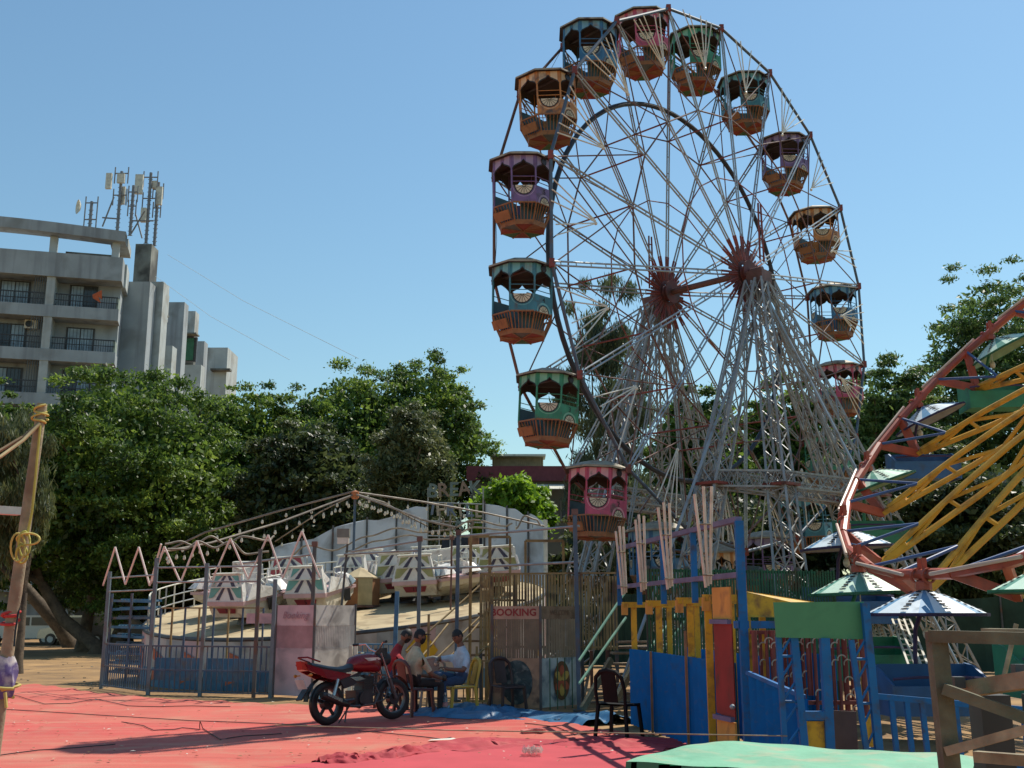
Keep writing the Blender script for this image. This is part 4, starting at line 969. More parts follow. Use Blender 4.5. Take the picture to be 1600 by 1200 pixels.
# stack of blue railing panels behind the fence corner
t = thing('panel_stack', 'stack of blue railing panels stored behind the left fence corner', 'railing stack', gp(197, 1068))
p0, q0 = gp(164, 1066), gp(228, 1070)
for i in range(9):
    z = .25+i*.21; o = V((0, .12+.05*(i % 3), z)); tl = V((0, 0, .02*((i*5) % 4-1.5)))
    b = B().beam(p0+o, q0+o+tl, .05, .06); b.beam(p0+o+V((0, .5, .03)), q0+o+tl+V((0, .5, .03)), .05, .06)
    for k in range(12): w = (p0+o).lerp(q0+o+tl, (k+.5)/12); b.beam(w, w+V((0, .5, .03)), .02, .02)
    b.obj('railing_panel', panelblue if i % 3 else fblue, t)
for k in range(3):
    w = p0.lerp(q0, k/2.); bar('upright', w+V((0, .05, 0)), w+V((0, .05, 2.1)), .025, fblue, t)
# second row of posts and low brown/blue railing just in front of the deck
rr = thing('deck_front_rail', 'low rail of blue and brown posts in front of the deck edge', 'railing', gp(330, 1080))
pv = None
for i, x in enumerate((252, 270, 290, 312, 335, 358, 380, 402, 412)):
    Y = 23.3; p = at(x, 950, Y); q = at(x, 1000, Y)
    bar('post', (p.x, Y, q.z-.5), p, .018, brownbar if i % 2 else fblue, rr)
    if pv: bar('rail', pv, p, .014, brownbar, rr)
    pv = p
# tall steel poles at the right of the ride front
for i, (x0, y0, xt, yt, m, lab) in enumerate(((483, 1090, 492, 850, darksteel, 'dark steel pole behind the pink booth'), (652, 1092, 656, 842, fpost, 'grey blue pole behind the seated men, left one'), (712, 1096, 716, 832, bluesteel, 'dark blue pole right of the seated men'), (702, 1070, 706, 840, brownsteel, 'thin brown pole between the two steel poles'), (905, 1112, 898, 800, bluesteel, 'tall blue corner pole at the right of booking booth'))):
    p = gp(x0, y0); q = at(xt, yt, p.y); t = thing('steel_pole', lab, 'pole', p, 'steel poles around the dance ride')
    bar('shaft', p, q, .035 if 'thin' not in lab else .022, m, t); B().box(q, (.11, .11, .1)).obj('cap', brownsteel, t)
    B().box(p+V((0, 0, .02)), (.2, .2, .03)).obj('foot', darksteel, t)
t = thing('cross_pipe', 'long grey cross pipes joining the steel poles above the booths', 'pipe', at(700, 850, 20))
for (a, c) in (((492, 866, 22.2), (380, 880, 22.8)), ((656, 845, 22), (548, 862, 22.8)), ((716, 838, 21.4), (905, 822, 19.2)), ((700, 888, 21.6), (905, 878, 19.2)), ((656, 888, 22), (730, 886, 21.4)), ((538, 866, 23.4), (655, 860, 22))):
    rod('pipe', at(*a), at(*c), .022, steel, t)
# flood lamp box on a thin post
p = at(545, 835, 24.5); t = thing('flood_lamp', 'small grey flood lamp box with white plate on a thin post', 'lamp', (p.x, 24.5, 0))
rod('post', at(520, 1090, 23.4), at(543, 850, 23.4), .025, darksteel, t)
p = at(537, 833, 23.3); B().box(p, (.26, .16, .18)).obj('case', mat('lamp_box_grey', (.2, .2, .18), .6), t); B().box(p-V((0, .02, .16)), (.24, .1, .13)).obj('plate', whitepaint, t)
# ---------------- ride entrance stair with pipe rails ----------------
es = thing('entrance_stair', 'brown pipe entrance stair with slanting handrails beside the seated men', 'stair', gp(720, 1085))
for (a, c) in (((635, 1018, 21.4), (772, 895, 23)), ((668, 1042, 21.2), (775, 940, 22.8)), ((700, 1030, 21.2), (790, 925, 22.8)), ((640, 1050, 21.2), (700, 975, 22.4)), ((735, 1035, 20.9), (790, 980, 22))):
    rod('handrail', at(*a), at(*c), .02, mat('tan_pipe', (.32, .22, .1), .6, 0, .25, 5, (.12, .07, .04), .3), es)
for i in range(8):
    f = i/7; a = gp(695, 1092).lerp(at(790, 938, 22.9), f); B().box(a, (.8, .26, .04)).obj('step', plank, es)
for (x, yt, Y) in ((670, 960, 21.4), (735, 838, 21.8), (745, 1010, 21), (752, 900, 21.6), (760, 905, 21.4), (768, 900, 21.2)):
    p = at(x, yt, Y); bar('upright', (p.x, Y, 0), p, .022, brownbar, es)
for i in range(7):
    p = gp(724+i*7.5, 1102); bar('low_bar', p, p+V((0, 0, .78)), .011, brownbar, es)
a, c = gp(722, 1102), gp(770, 1103); bar('low_rail', a+V((0, 0, .78)), c+V((0, 0, .78)), .016, brownbar, es); bar('low_rail', a+V((0, 0, .08)), c+V((0, 0, .08)), .016, brownbar, es)
# ---------------- booths ----------------
def booth(name, label, A, C, D, h, zs, mA, mC, slatA, slatC, nA, nC, band):
    """corner booth: left face A-C and right face C-D with lower board, slats and head band"""
    t = thing(name, label, 'booth', C)
    for (p, q, m, sl, n, nm) in ((A, C, mA, slatA, nA, 'front'), (C, D, mC, slatC, nC, 'side')):
        d = (q-p); e = V((-d.y, d.x, 0)).normalized()*.03
        def pan(f0, f1, z0, z1, mm, name, o=0):
            a, c = p.lerp(q, f0), p.lerp(q, f1); return B().prism([a+V((0, 0, z0))+e*o, c+V((0, 0, z0))+e*o, c+V((0, 0, z1))+e*o, a+V((0, 0, z1))+e*o], e).obj(name, mm, t)
        pan(.01, .99, .04, zs[0], m, 'lower_board'); pan(.0, 1, zs[1], h, band[0 if nm == 'front' else 1], 'head_board')
        for k in range(n):
            f = (k+.5)/n; w = p.lerp(q, f)+e*.5; bar('slat', w+V((0, 0, zs[0]-.01)), w+V((0, 0, zs[1]+.01)), .019, sl, t, .012)
    for p in (A, C, D): bar('corner_post', p, p+V((0, 0, h+.03)), .022, darksteel, t)
    return t
pkb = mat('pink_booth_board', (.62, .44, .49), .75, 0, .1, 2, (.4, .3, .34), .4, 3); whb = mat('whitish_booth_board', (.70, .66, .65), .75, 0, .1, 2, (.36, .33, .33), .4, 3)
A, C, D = gp(426, 1089), gp(487, 1092), gp(487, 1092)+V((.66, 1.0, 0))
k = 1.62
pb_ = booth('ticket_booth', 'faded pink and white slatted ticket booth behind the motorcycle', A, C, D, 1.78, (.95, 1.38), pkb, whb, mat('pink_slat', (.42, .25, .28), .7), whb, 26, 24, (pkb, whb))
text_mesh('Booking', .2, mat('faint_pink_ink', (.40, .22, .27), .8), facing((A+C)/2+V((.0, -.035, 1.58)), V(((C-A).y, -(C-A).x, 0))), 'lettering', pb_, .002, .3)
B().prism([A+V((-.62, .1, 1.42)), A+V((0, .1, 1.42)), A+V((0, .1, 1.62)), A+V((-.62, .1, 1.62))], (0, .03, 0)).obj('side_fascia', pkb, pb_)
bt = mat('booth_tan_board', (.48, .27, .17), .75, 0, .25, 3, (.16, .09, .07), .45, 5); btr = mat('booth_brown_board', (.27, .18, .11), .75, 0, .25, 3, (.14, .09, .05), .4, 5)
bbl = mat('booth_blue_board', (.46, .54, .55), .7, 0, .2, 3, (.10, .16, .22), .45, 4)
A, C, D = gp(768, 1109), gp(845, 1110), gp(845, 1110)+V((.62, .55, 0))
D = gp(906, 1104)
kb = booth('booking_booth', 'brown slatted booking booth with red lettering and painted round pictures', A, C, D, 1.74, (.86, 1.52), bt, bbl, mat('brown_slat', (.22, .15, .1), .7), mat('grey_brown_slat', (.3, .25, .17), .7), 20, 15, (mat('booth_head_tan', (.45, .27, .20), .75, 0, .15, 3), btr))
nF = V(((C-A).y, -(C-A).x, 0)); nS = V(((D-C).y, -(D-C).x, 0))
text_mesh('BOOKING', .155, mat('booking_red', (.28, .03, .03), .7), facing(A.lerp(C, .45)+nF.normalized()*.005+V((0, 0, 1.63)), nF) @ Matrix.Diagonal((1.12, 1.1, 1, 1)), 'lettering', kb, .002, 0, .004)
text_mesh('WELCOME', .12, mat('faint_brown_ink', (.2, .12, .07), .8), facing(C.lerp(D, .5)+nS.normalized()*.005+V((0, 0, 1.63)), nS) @ Matrix.Diagonal((.95, 1.1, 1, 1)), 'lettering', kb)
def disc(c, n, rx, rz, m, name, off, parent, k=28, f=None):
    M = facing(V(c)+V(n).normalized()*off, n); b = B()
    if f is None: b.prism([(rx*math.cos(2*PI*i/k), rz*math.sin(2*PI*i/k), 0) for i in range(k)], (0, 0, .004))
    else: f(b)
    return b.obj(name, m, parent, False, M)
cA = A.lerp(C, .52)+V((0, 0, .46)); disc(cA, nF, .27, .37, mat('picture_dark_teal', (.035, .055, .06), .7, 0, .5, 6, (.22, .22, .2), .3, 9), 'round_picture', .012, kb)
cS = C.lerp(D, .52)+V((0, 0, .47)); o = disc(cS, nS, .22, .33, mat('picture_brown', (.16, .08, .03), .7), 'round_picture', .012, kb)
for i in range(6):
    a = PI/6+i*PI/3; M = facing(cS+nS.normalized()*.018, nS) @ Matrix.Translation((.1*math.cos(a), .155*math.sin(a), 0)) @ Matrix.Rotation(a, 4, 'Z')
    B().prism([(.11*math.cos(2*PI*q/12), .07*math.sin(2*PI*q/12), 0) for q in range(12)], (0, 0, .004)).obj('petal', mat('petal_red', (.5, .12, .06), .7) if i % 2 else mat('petal_yellow', (.6, .42, .1), .7), kb, False, M)
d = (D-C)
for i in range(5):                                   # loose green bars leaning in front of the side board
    w = C.lerp(D, .12+.19*i)+nS.normalized()*.1; bar('guard_bar', w, w+V((0, 0, .86)), .009, mat('dark_green_bar'), kb)
# low blue railing and white post between the two booths
t = thing('queue_rail', 'low blue railing with upright posts left of the seated men', 'railing', gp(585, 1092))
p, q = gp(556, 1090), gp(622, 1091)
for z in (1.02, .86, .62, .1): rod('rail', p+V((0, 0, z)), q+V((0, 0, z)), .014, panelblue, t)
for k in range(9): w = p.lerp(q, k/8); rod('baluster', w+V((0, 0, .1)), w+V((0, 0, 1.02)), .012, panelblue, t)
bar('post', q+V((-.1, 0, 0)), q+V((-.06, 0, 2.05)), .04, mat('bright_blue_post', (.05, .16, .3), .5, 0, .3), t)
for x in (-.12, -.02): bar('white_post', p+V((x, -.05, 0)), p+V((x, -.05, 1.0)), .035, whitepaint, t)
# ======================= TILTED UMBRELLA RIDE =======================
UC = V((9.724, 15.544, 5.982)); UN = V((-.644, -.166, .747)).normalized(); UR = 5.84; NA = 17
U1 = V((0, 0, 1)).cross(UN).normalized(); U2 = UN.cross(U1)
def up(deg, r=1.0, h=0): a = R(deg); return UC+(U1*math.cos(a)+U2*math.sin(a))*(UR*r)+UN*h
def sa(i): return -92-21.18*i                       # seat i hangs at this angle, arms lie half a step away
ured = mat('ride_red_steel', (.38, .075, .042), .45, 0, .2, 4, (.25, .07, .05), .25); uyel = mat('ride_yellow_steel', (.58, .33, .04), .45, 0, .15, 4, (.3, .15, .03), .25)
ublue = mat('ride_blue_rod', (.04, .09, .24), .45, 0, .15, 4); pinktube = mat('pinkish_light_tube', (.62, .45, .37), .4, 0, .1)
ride = thing('umbrella_ride', 'tilted round ride with red rim, yellow truss arms and hanging umbrella seats', 'ride', (UC.x, UC.y, 0))
for i in range(NA):
    a0, am, a1 = sa(i)+10.59, sa(i), sa(i)-10.59
    # rim: straight red pipe between two joints beside the arms
    jl, jr = up(am+6.2), up(am-6.2)
    rod('rim_pipe', jl, jr, .075, ured, ride)
    # joint across the arm end
    e = sa(i)-10.59; k0, k1 = up(e+4.4), up(e-4.4)
    rod('rim_joint', k0, k1, .06, ured, ride); 
    tip = up(e, .965, -.62)
    for p in (k0, k1): bar('v_strut', p, tip, .05, ured, ride, .07)
    # yellow tapering truss arm
    b = B(); root = up(e, .07, -.25); n = 5
    def ch(f, s): return tip.lerp(root, f)+UN*(s*(.03+.32*min(.42, f)))
    b.beam(tip, tip.lerp(root, .1), .11, .08, 0, UN)
    for s in (-1, 1): b.tube([ch(.03+.97*q/6, s) for q in range(7)], .05, 7)
    for q in range(n):
        f0, f1 = .1+.9*q/n, .1+.9*(q+1)/n; sgn = 1 if q % 2 else -1
        b.tube([ch(f0, sgn), ch(f1, -sgn)], .034, 6)
        if q % 2: b.tube([ch(f0, 1), ch(f0+.015, -1)], .034, 6)
    b.obj('arm', uyel, ride, True)
    for p in (k0, k1): rod('blue_brace', p+UN*.02, tip.lerp(root, .17)+UN*.1, .026, ublue, ride)
    # light tubes clipped along the rim and collars
    rod('light_tube', up(e+7.5, 1.012, .08), up(e-7.5, 1.012, .08), .026, pinktube, ride)
    c = up(am, 1, 0); d = (jr-jl).normalized(); x, y, z = frame_of(d)
    for o in (-.13, .13): B().lathe([(.085, -.02), (.105, -.02), (.105, .02), (.085, .02)], 12, c+d*o, 0, Matrix((x, y, z)).transposed()).obj('collar', ured, ride)
B().lathe([(0, -.5), (.55, -.5), (.6, -.2), (.6, .3), (.3, .5), (0, .5)], 20, UC, 0, Matrix((U1, U2, UN)).transposed()).obj('hub', ured, ride)
mb = UC-UN*.4; B().tube([V((mb.x+2.2, mb.y+.6, 0)), V((mb.x+1.5, mb.y+.4, 3)), mb], [.5, .42, .34], 14).obj('mast', uyel, ride, True)
B().lathe([(0, .25), (1.6, .25), (1.8, 0)], 24, (mb.x+2.2, mb.y+.6, 0)).obj('foot', ured, ride)
# seats: umbrella canopy on a bowed bar with bench
cw_b = mat('canopy_pale_blue', (.70, .79, .90), .5, 0, .08, 3, (.3, .36, .42), .2); cb_b = mat('canopy_blue_band', (.14, .32, .55), .5, 0, .12)
cw_g = mat('canopy_pale_green', (.62, .82, .70), .5, 0, .08, 3, (.3, .42, .33), .2); cb_g = mat('canopy_green_band', (.12, .34, .27), .5, 0, .12)
bow_p = mat('purple_bow_bar', (.06, .045, .13), .5); sb = mat('bench_blue', (.035, .13, .33), .5, 0, .15, 4, (.06, .1, .18), .2); sg_ = mat('bench_green', (.03, .22, .13), .5, 0, .15, 4, (.04, .13, .09), .2)
def make_seat(green, ct=0, sc=1.25):
    """origin at the pivot under the rim; bench faces -y"""
    t = thing('umbrella_carriage', '', 'ride seat'); cw, cb, bn = (cw_g, cb_g, sg_) if green else (cw_b, cb_b, sb)
    b = B().box((0, -.06, -.03), (.05, .02, .34)).box((0, .06, -.03), (.05, .02, .34)).lathe([(0, -.2), (.09, -.2), (.09, -.12), (.05, -.1), (0, -.1)], 10)
    b.obj('hanger', ured, t)
    n = 24; prof = [(.05, -.2), (.3, -.29), (.64, -.46)]; b = B()
    for i in range(n):
        a0, a1 = 2*PI*i/n, 2*PI*(i+1)/n; mi = 1 if i % 8 in (0, 4) else 0
        vs = [(r*math.cos(a), r*math.sin(a), z) for r, z in prof for a in (a0, a1)]
        b.add(vs, [(0, 2, 3, 1), (2, 4, 5, 3)], mi)
        b.add([(r*math.cos(a), r*math.sin(a), z-.012) for r, z in prof for a in (a0, a1)], [(1, 3, 2, 0), (3, 5, 4, 2)], 2)
        b.add([(.645*math.cos(a), .645*math.sin(a), z) for z in (-.445, -.48) for a in (a0, a1)], [(0, 1, 3, 2), (2, 3, 1, 0)], 3)
        if i % 3 == 2:                              # dark checks along the seams
            for k in range(7):
                f0 = .14+k*.12; rr = [.05+(.64-.05)*f for f in (f0, f0+.06)]; zc = [(-.2-.26*(q-.05)/.59-.012*math.sin(PI*(q-.05)/.59)+.032) for q in rr]
                am = a1; w = .05
                vv = [(rr[0]*math.cos(am)-w*math.sin(am)*s, rr[0]*math.sin(am)+w*math.cos(am)*s, zc[0]) for s in (-.6, .6)]+[(rr[1]*math.cos(am)-w*math.sin(am)*s, rr[1]*math.sin(am)+w*math.cos(am)*s, zc[1]) for s in (.6, -.6)]
                b.add(vv, [(0, 1, 2, 3), (3, 2, 1, 0)], 4)
    b.v = [tuple(Matrix.Rotation(R(-ct), 3, V((.15, 1, 0)).normalized()) @ V(q)) for q in b.v]
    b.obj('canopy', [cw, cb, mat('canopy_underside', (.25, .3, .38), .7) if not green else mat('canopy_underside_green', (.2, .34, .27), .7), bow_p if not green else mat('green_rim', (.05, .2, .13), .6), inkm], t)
    B().tube([(0, 0, -.2), (.0, .08, -.4), (.0, .3, -.62), (.0, .36, -.9), (.0, .34, -1.5)], .026, 8).obj('bow_bar', bow_p if not green else sg_, t, True)
    b = B().tube([(.0, 0, -.2), (0, 0, -.62)], .006, 4); b.ell((0, 0, -.66), (.05, .05, .07), 8, 6); b.obj('bulb', bulb, t, True)
    w = .52
    B().box((0, .3, -1.22), (2*w, .03, .46)).obj('bench_back', bn, t); B().box((0, .0, -1.44), (2*w, .62, .04)).obj('bench_seat', bn, t)
    B().box((0, -.3, -1.34), (2*w, .03, .3)).obj('front_board', bn, t)
    for s in (-1, 1):
        B().prism([(s*w, -.32, -1.5), (s*w, .32, -1.5), (s*w, .34, -.98), (s*w, .12, -1.0), (s*w, -.32, -1.18)], (.03*s, 0, 0)).obj('side_board', bn, t)
    B().tube([(-w, -.28, -1.12), (-w*.5, -.3, -1.1), (w*.5, -.3, -1.1), (w, -.28, -1.12)], .016, 6).obj('lap_bar', bow_p, t)
    return t
seats = [(0, False, 28, 0, 'pale blue umbrella seat hanging lowest and nearest, right of green sign'), (1, True, 30, 2, 'pale green umbrella seat behind the green sign board'), (2, False, 30, 3, 'pale blue umbrella seat left of the red rim at mid height'),
         (3, True, 24, 20, 'tilted pale green umbrella seat above the green bench, left of yellow arms'), (4, False, 20, 24, 'tilted pale blue umbrella seat, highest one before the trees'), (5, True, 20, 26, 'umbrella seat at the top right edge of the picture'), (16, True, 25, 0, 'umbrella seat just beyond the right edge, nearest the wooden frame')]
for (i, gr, rz, tl, lab) in seats:
    t = make_seat(gr, tl); t['label'] = lab; t['group'] = 'umbrella seats of the tilted ride'
    c = up(sa(i), 1, 0)+V((0, 0, .06))
    t.matrix_basis = Matrix.Translation(c) @ Matrix.Rotation(R(rz-25), 4, 'Z') @ Matrix.Scale(1.22 if i < 3 else 1.12, 4)
# white perforated ladder leaning under the ride
wl = mat('white_ladder_paint', (.58, .56, .5), .6, 0, .12, 5, (.35, .28, .22), .3)
for (a, c, lab) in (((1408, 968, 17.2), (1445, 1068, 15.4), 'white perforated lattice strut leaning behind the near umbrella seat'), ((1362, 968, 19), (1385, 1030, 18.4), 'pale lattice strut behind the green sign board edge')):
    p, q = at(*a), at(*c); q.z = max(q.z, .02); t = thing('lattice_strut', lab, 'strut', q)
    b = B(); x = V((.085, 0, 0))
    for o in (-1.6, -.5, .5, 1.6): b.beam(p+x*o, q+x*o, .03, .03)
    for k in range(12):
        w = p.lerp(q, k/12.); b.beam(w-x*1.6, w-x*.5, .02); b.beam(w+x*.5, w+x*1.6, .02)
        b.beam(w-x*.5, p.lerp(q, (k+.5)/12)+x*.5, .02)
    b.obj('strut', wl, t)
# ======================= CHILDREN RIDE QUEUE =======================
qblue = mat('corrugated_blue', (.0, .14, .44), .7, 0, .12, 3, (.02, .1, .24), .2, d2=((.08, .13, .2), .4, 9), spec=.2); qpost = mat('bright_blue_paint', (.012, .14, .40), .5, 0, .12, 4, (.05, .08, .15), .25, 6, d2=((.10, .08, .07), .5, 16), spec=.25)
qyel = mat('queue_yellow', (.62, .36, .02), .55, 0, .15, 4, (.26, .13, .03), .3, 6, d2=((.2, .1, .05), .6, 14)); qorange = mat('queue_orange', (.62, .31, .06), .6, 0, .15, 3, (.3, .14, .05), .25); lilac = mat('lilac_rail', (.15, .14, .26), .55, 0, .2, 4)
qred = mat('queue_red_sheet', (.28, .03, .025), .6, 0, .15, 4, (.13, .04, .03), .3); batten = mat('brown_batten', (.27, .15, .08), .75, 0, .2, 6)
def corrugated(name, p, q, z0p, z1p, z0q, z1q, m, parent, pitch=.16, amp=.035):
    p = V(p); q = V(q); L = (q-p).length; n = max(4, int(L/pitch)); e = V(((q-p).y, -(q-p).x, 0)).normalized(); b = B(); vs = []
    for i in range(n*2+1):
        f = i/(n*2); w = p.lerp(q, f); w.z = 0; o = e*(amp if i % 2 else -amp)
        vs += [w+o+V((0, 0, z0p+(z0q-z0p)*f)), w+o+V((0, 0, z1p+(z1q-z1p)*f))]
    b.add(vs, [(2*i, 2*i+2, 2*i+3, 2*i+1) for i in range(n*2)]); b.add([v-e*.012 for v in vs], [(2*i+1, 2*i+3, 2*i+2, 2*i) for i in range(n*2)])
    return b.obj(name, m, parent)
QA = V((1.75, 16.6, 0)); QB = V((2.46, 12.55, 0)); QC = V((2.49, 11.9, 0)); QD = V((2.82, 10.9, 0))
qn = V((.985, .17, 0))                          # across the queue corridor
q1 = thing('queue_fence', 'blue corrugated sheet fence beside the black plastic chair', 'fence', QA)
cuts = [QA, QA.lerp(QB, .36), QA.lerp(QB, .68), QB]
for p, q in zip(cuts, cuts[1:]): corrugated('sheet', p, q, .03, 1.1-.03*(p-QA).length/4, .03, 1.1-.03*(q-QA).length/4, qblue, q1)
for f in (.3, .66): p = QA.lerp(QB, f)-qn*.03; bar('batten', p-qn*.03, p-qn*.03+V((0, 0, 1.1 if f < .5 else 1.4)), .015, batten, q1)
q2 = thing('queue_fence', 'inner blue corrugated fence seen behind the yellow frames', 'fence', QA+qn*.85)
corrugated('sheet', QA+qn*.85, QB+qn*.85, .03, 1.12, .03, 1.08, qblue, q2)
q3 = thing('queue_fence', 'blue corrugated fence with sloping top left of the green sign gate', 'fence', QC)
corrugated('sheet', QC, QD, .02, .98, .02, .80, qblue, q3, .14, .03); p = QC+V((0, 0, 1.0)); bar('top_rail', p, QD+V((0, 0, .82)), .02, qpost, q3)
q4 = thing('queue_fence', 'far blue panel fence seen through the red ornamental bars', 'fence', QC+qn*1.0)
corrugated('sheet', QC+qn*.55+V((0, .5, 0)), QC+qn*1.0+V((.1, .3, 0)), .3, 1.22, .3, 1.15, qblue, q4)
# yellow portal frames over the queue
for i, (f, hh) in enumerate(((0, 1.77), (.3, 1.78), (.62, 1.8), (.86, 1.82))):
    p = QA.lerp(QB, f); w = .62
    t = thing('queue_portal', ('farthest', 'second farthest', 'second nearest', 'nearest')[i]+' of the four yellow frames over the blue queue', 'frame', p, 'yellow frames over the queue')
    o4 = -.05 if i == 3 else .07
    bar('post', p+qn*o4, p+qn*o4+V((0, 0, hh)), .04, qyel, t, .03); bar('post', p+qn*w, p+qn*w+V((0, 0, hh)), .035, qyel, t, .03)
    bar('beam', p-qn*.1+V((0, 0, hh-.03)), p+qn*(w+.06)+V((0, 0, hh-.03)), .05, qyel, t, .04)
    B().box(p-qn*.07+V((0, 0, hh-.1)), (.09, .09, .16)).obj('corner_plate', qorange, t)
# row of blue posts carrying two lilac rails and fans of pale tubes
br = thing('tube_rack', 'row of tall blue posts with lilac rails along the queue', 'rack', QB)
PP = [V((2.53, 12.2, 0)), None, None, None, V((1.72, 17.7, 0))]
for i in (1, 2, 3): PP[i] = PP[0].lerp(PP[4], (.30, .55, .78)[i-1])
for k, p in enumerate(PP): bar('post', p if k == 0 else p+V((0, 0, 1.74)), p+V((0, 0, 2.62)), .045 if k == 0 else .036, qpost, br)
bar('top_rail', PP[0]+V((0, 0, 2.64)), PP[4]+V((0, 0, 2.64)), .04, lilac, br, .03); bar('lower_rail', PP[0]+V((0, 0, 2.03)), PP[4]+V((0, 0, 2.03)), .04, lilac, br, .03)
tubep = mat('pale_wooden_tube', (.68, .57, .47), .6, 0, .12, 8, (.4, .28, .2), .25)
lb = ['farthest', 'second farthest', 'second nearest', 'nearest']
for i, (bx, by, tops_) in enumerate((((976), 930, ((962, 830), (968, 822), (974, 823))), (1006, 925, ((993, 812), (998, 804), (1006, 806))), (1047, 921, ((1028, 793), (1037, 785), (1046, 786))), (1107, 918, ((1085, 772), (1099, 760), (1112, 760))))):
    Y = (16.9, 15.5, 14.2, 12.7)[i]; bt_ = at(bx, by, Y)
    t = thing('tube_bundle', lb[i]+' bundle of three pale fanned tubes on the lilac rails', 'tube bundle', bt_, 'bundles of pale tubes')
    for k, (tx, ty) in enumerate(tops_):
        rod('tube', bt_+V(((k-1)*.03, .02*k, .02*k)), at(tx, ty, Y+.03*k), .018, tubep, t)
    for f in (.12, .62): c = bt_.lerp(at(tops_[1][0], tops_[1][1], Y), f); B().tube([c+V((.06*math.cos(a), .05*math.sin(a), 0)) for a in [2*PI*q/10 for q in range(10)]], .008, 5, closed=True).obj('tie', wood, t)
# red ribbed door panel with yellow boards
dp = thing('queue_door', 'narrow red ribbed panel between orange boards beside blue post', 'door panel', QB)
DA, DB = V((2.41, 12.75, 0)), V((2.52, 12.3, 0)); DA = at(1115, 1000, 12.75); DB = at(1143, 1000, 12.3); DA.z = DB.z = 0
corrugated('red_sheet', DA, DB, .52, 1.5, .48, 1.5, qred, dp, .05, .008)
for z0, z1, m in ((1.55, 1.9, qorange), (.02, .45, qorange)):
    B().prism([DA+V((0, 0, z0)), DB+V((0, 0, z0)), DB+V((0, 0, z1)), DA+V((0, 0, z1))], (.02, 0, 0)).obj('board', m, dp)
for z in (1.52, .48): bar('rail', DA+V((-.02, 0, z)), DB+V((-.02, 0, z)), .025, lilac, dp)
B().ell(DB+V((-.03, -.05, .62)), .03, 8, 6).obj('knob', silver, dp)
# yellow fascia behind the gate
fa = thing('yellow_fascia', 'long yellow sheet fascia with sloping top behind green sign board', 'fascia', at(1200, 1100, 12.4))
a, c, d, e = at(1151, 921, 12.2), at(1275, 941, 13.2), at(1345, 975, 13.2), at(1151, 964, 12.2)
B().prism([e, at(1345, 966, 13.2), at(1345, 952, 13.2), c, a], (.01, .04, 0)).obj('sheet', qyel, fa)
bar('blue_beam', at(1150, 976, 12.2), at(1300, 976, 13.0), .04, qpost, fa); bar('post', V((a.x+.1, 12.3, 0)), V((a.x+.1, 12.3, at(0, 964, 12.3).z)), .05, qyel, fa); p = at(1345, 965, 13.25); bar('post', V((p.x, p.y, 0)), p, .04, qyel, fa)
# red ornamental bars with curled pale hooks
ob = thing('ornamental_bars', 'rack of dark red bars with rows of curled pale hooks', 'bars', at(1260, 1150, 12))
rg = random.Random(4)
hook = mat('pale_hook', (.36, .32, .28), .6); rbar = mat('dark_red_bar', (.17, .035, .03), .6, 0, .25)
for i in range(19):
    x = 1178+i*9.3; Y = 11.9+.5*rg.random(); p = at(x, 985, Y); zb = .55 if x > 1270 else .75
    rod('bar', (p.x, p.y, 0 if i % 4 == 0 else zb), p, .018 if i % 3 else .03, rbar, ob)
    b = B()
    for k in range(5):
        z = p.z-.12-.18*k-.05*(i % 2); cx = V((p.x, p.y-.03, z))
        if z < zb or rg.random() < .45: continue
        b.tube([cx+V((.045*math.cos(t_)+.02, -.01, .045*math.sin(t_))) for t_ in [R(200-22*q) for q in range(9)]], .008, 5)
    if b.v: b.obj('hooks', hook, ob, True)
for y in (988, 1098): a, c = at(1172, y, 12.1), at(1352, y, 12.1); bar('rail', a, c, .02, rbar, ob)
# gate with the green sign board
gt = thing('ride_gate', 'blue trussed gate posts carrying the blank green board', 'gate', at(1290, 1180, 10.7))
def P2(x, y, Y=10.7): return at(x, y, Y)
def gpost(name, xt, yt, xb, Y=10.7, r=.035):
    a = at(xt, yt, Y); c = at(xb, 1160, Y); d = a+(c-a)*((a.z)/(a.z-c.z)); bar(name, d, a, r, qpost, gt)
    return d, a
l1 = gpost('post', 1216, 995, 1226, r=.024); l2 = gpost('post', 1240, 995, 1256); m1 = gpost('post', 1288, 997, 1296, r=.042); r1 = gpost('post', 1330, 1000, 1352, r=.024); r2 = gpost('post', 1351, 942, 1372)
for (A_, C_) in ((l1, l2), (r1, r2)):
    for k in range(6):
        f0, f1 = .12+.15*k, .12+.15*(k+1); a, c = A_[0].lerp(A_[1], f0), C_[0].lerp(V((C_[1].x, C_[1].y, A_[1].z)), f1); rod('truss_bar', a, c, .012, qpost, gt)
        if k % 2: rod('truss_bar', A_[0].lerp(A_[1], f0), C_[0].lerp(V((C_[1].x, C_[1].y, A_[1].z)), f0), .014, qpost, gt)
bar('cross_bar', P2(1250, 1118), P2(1298, 1118), .04, qpost, gt)
a = [P2(1209, 941, 10.6), P2(1350, 940, 10.75), P2(1352, 999, 10.75), P2(1213, 996, 10.6)]
B().prism(a[::-1], (0, .025, 0)).obj('sign_board', mat('blank_green_board', (.07, .26, .13), .6, 0, .08, 3, (.05, .2, .1), .3), gt)
a = [P2(1254, 1127), P2(1291, 1127), P2(1293, 1220), P2(1257, 1220)]; B().prism(a[::-1], (0, .02, 0)).obj('yellow_board', qyel, gt)
a = [P2(1302, 1110, 10.9), P2(1338, 1112, 10.9), P2(1343, 1220, 10.9), P2(1305, 1220, 10.9)]; B().prism(a[::-1], (0, .02, 0)).obj('brown_board', mat('brown_board', (.11, .065, .06), .7), gt)
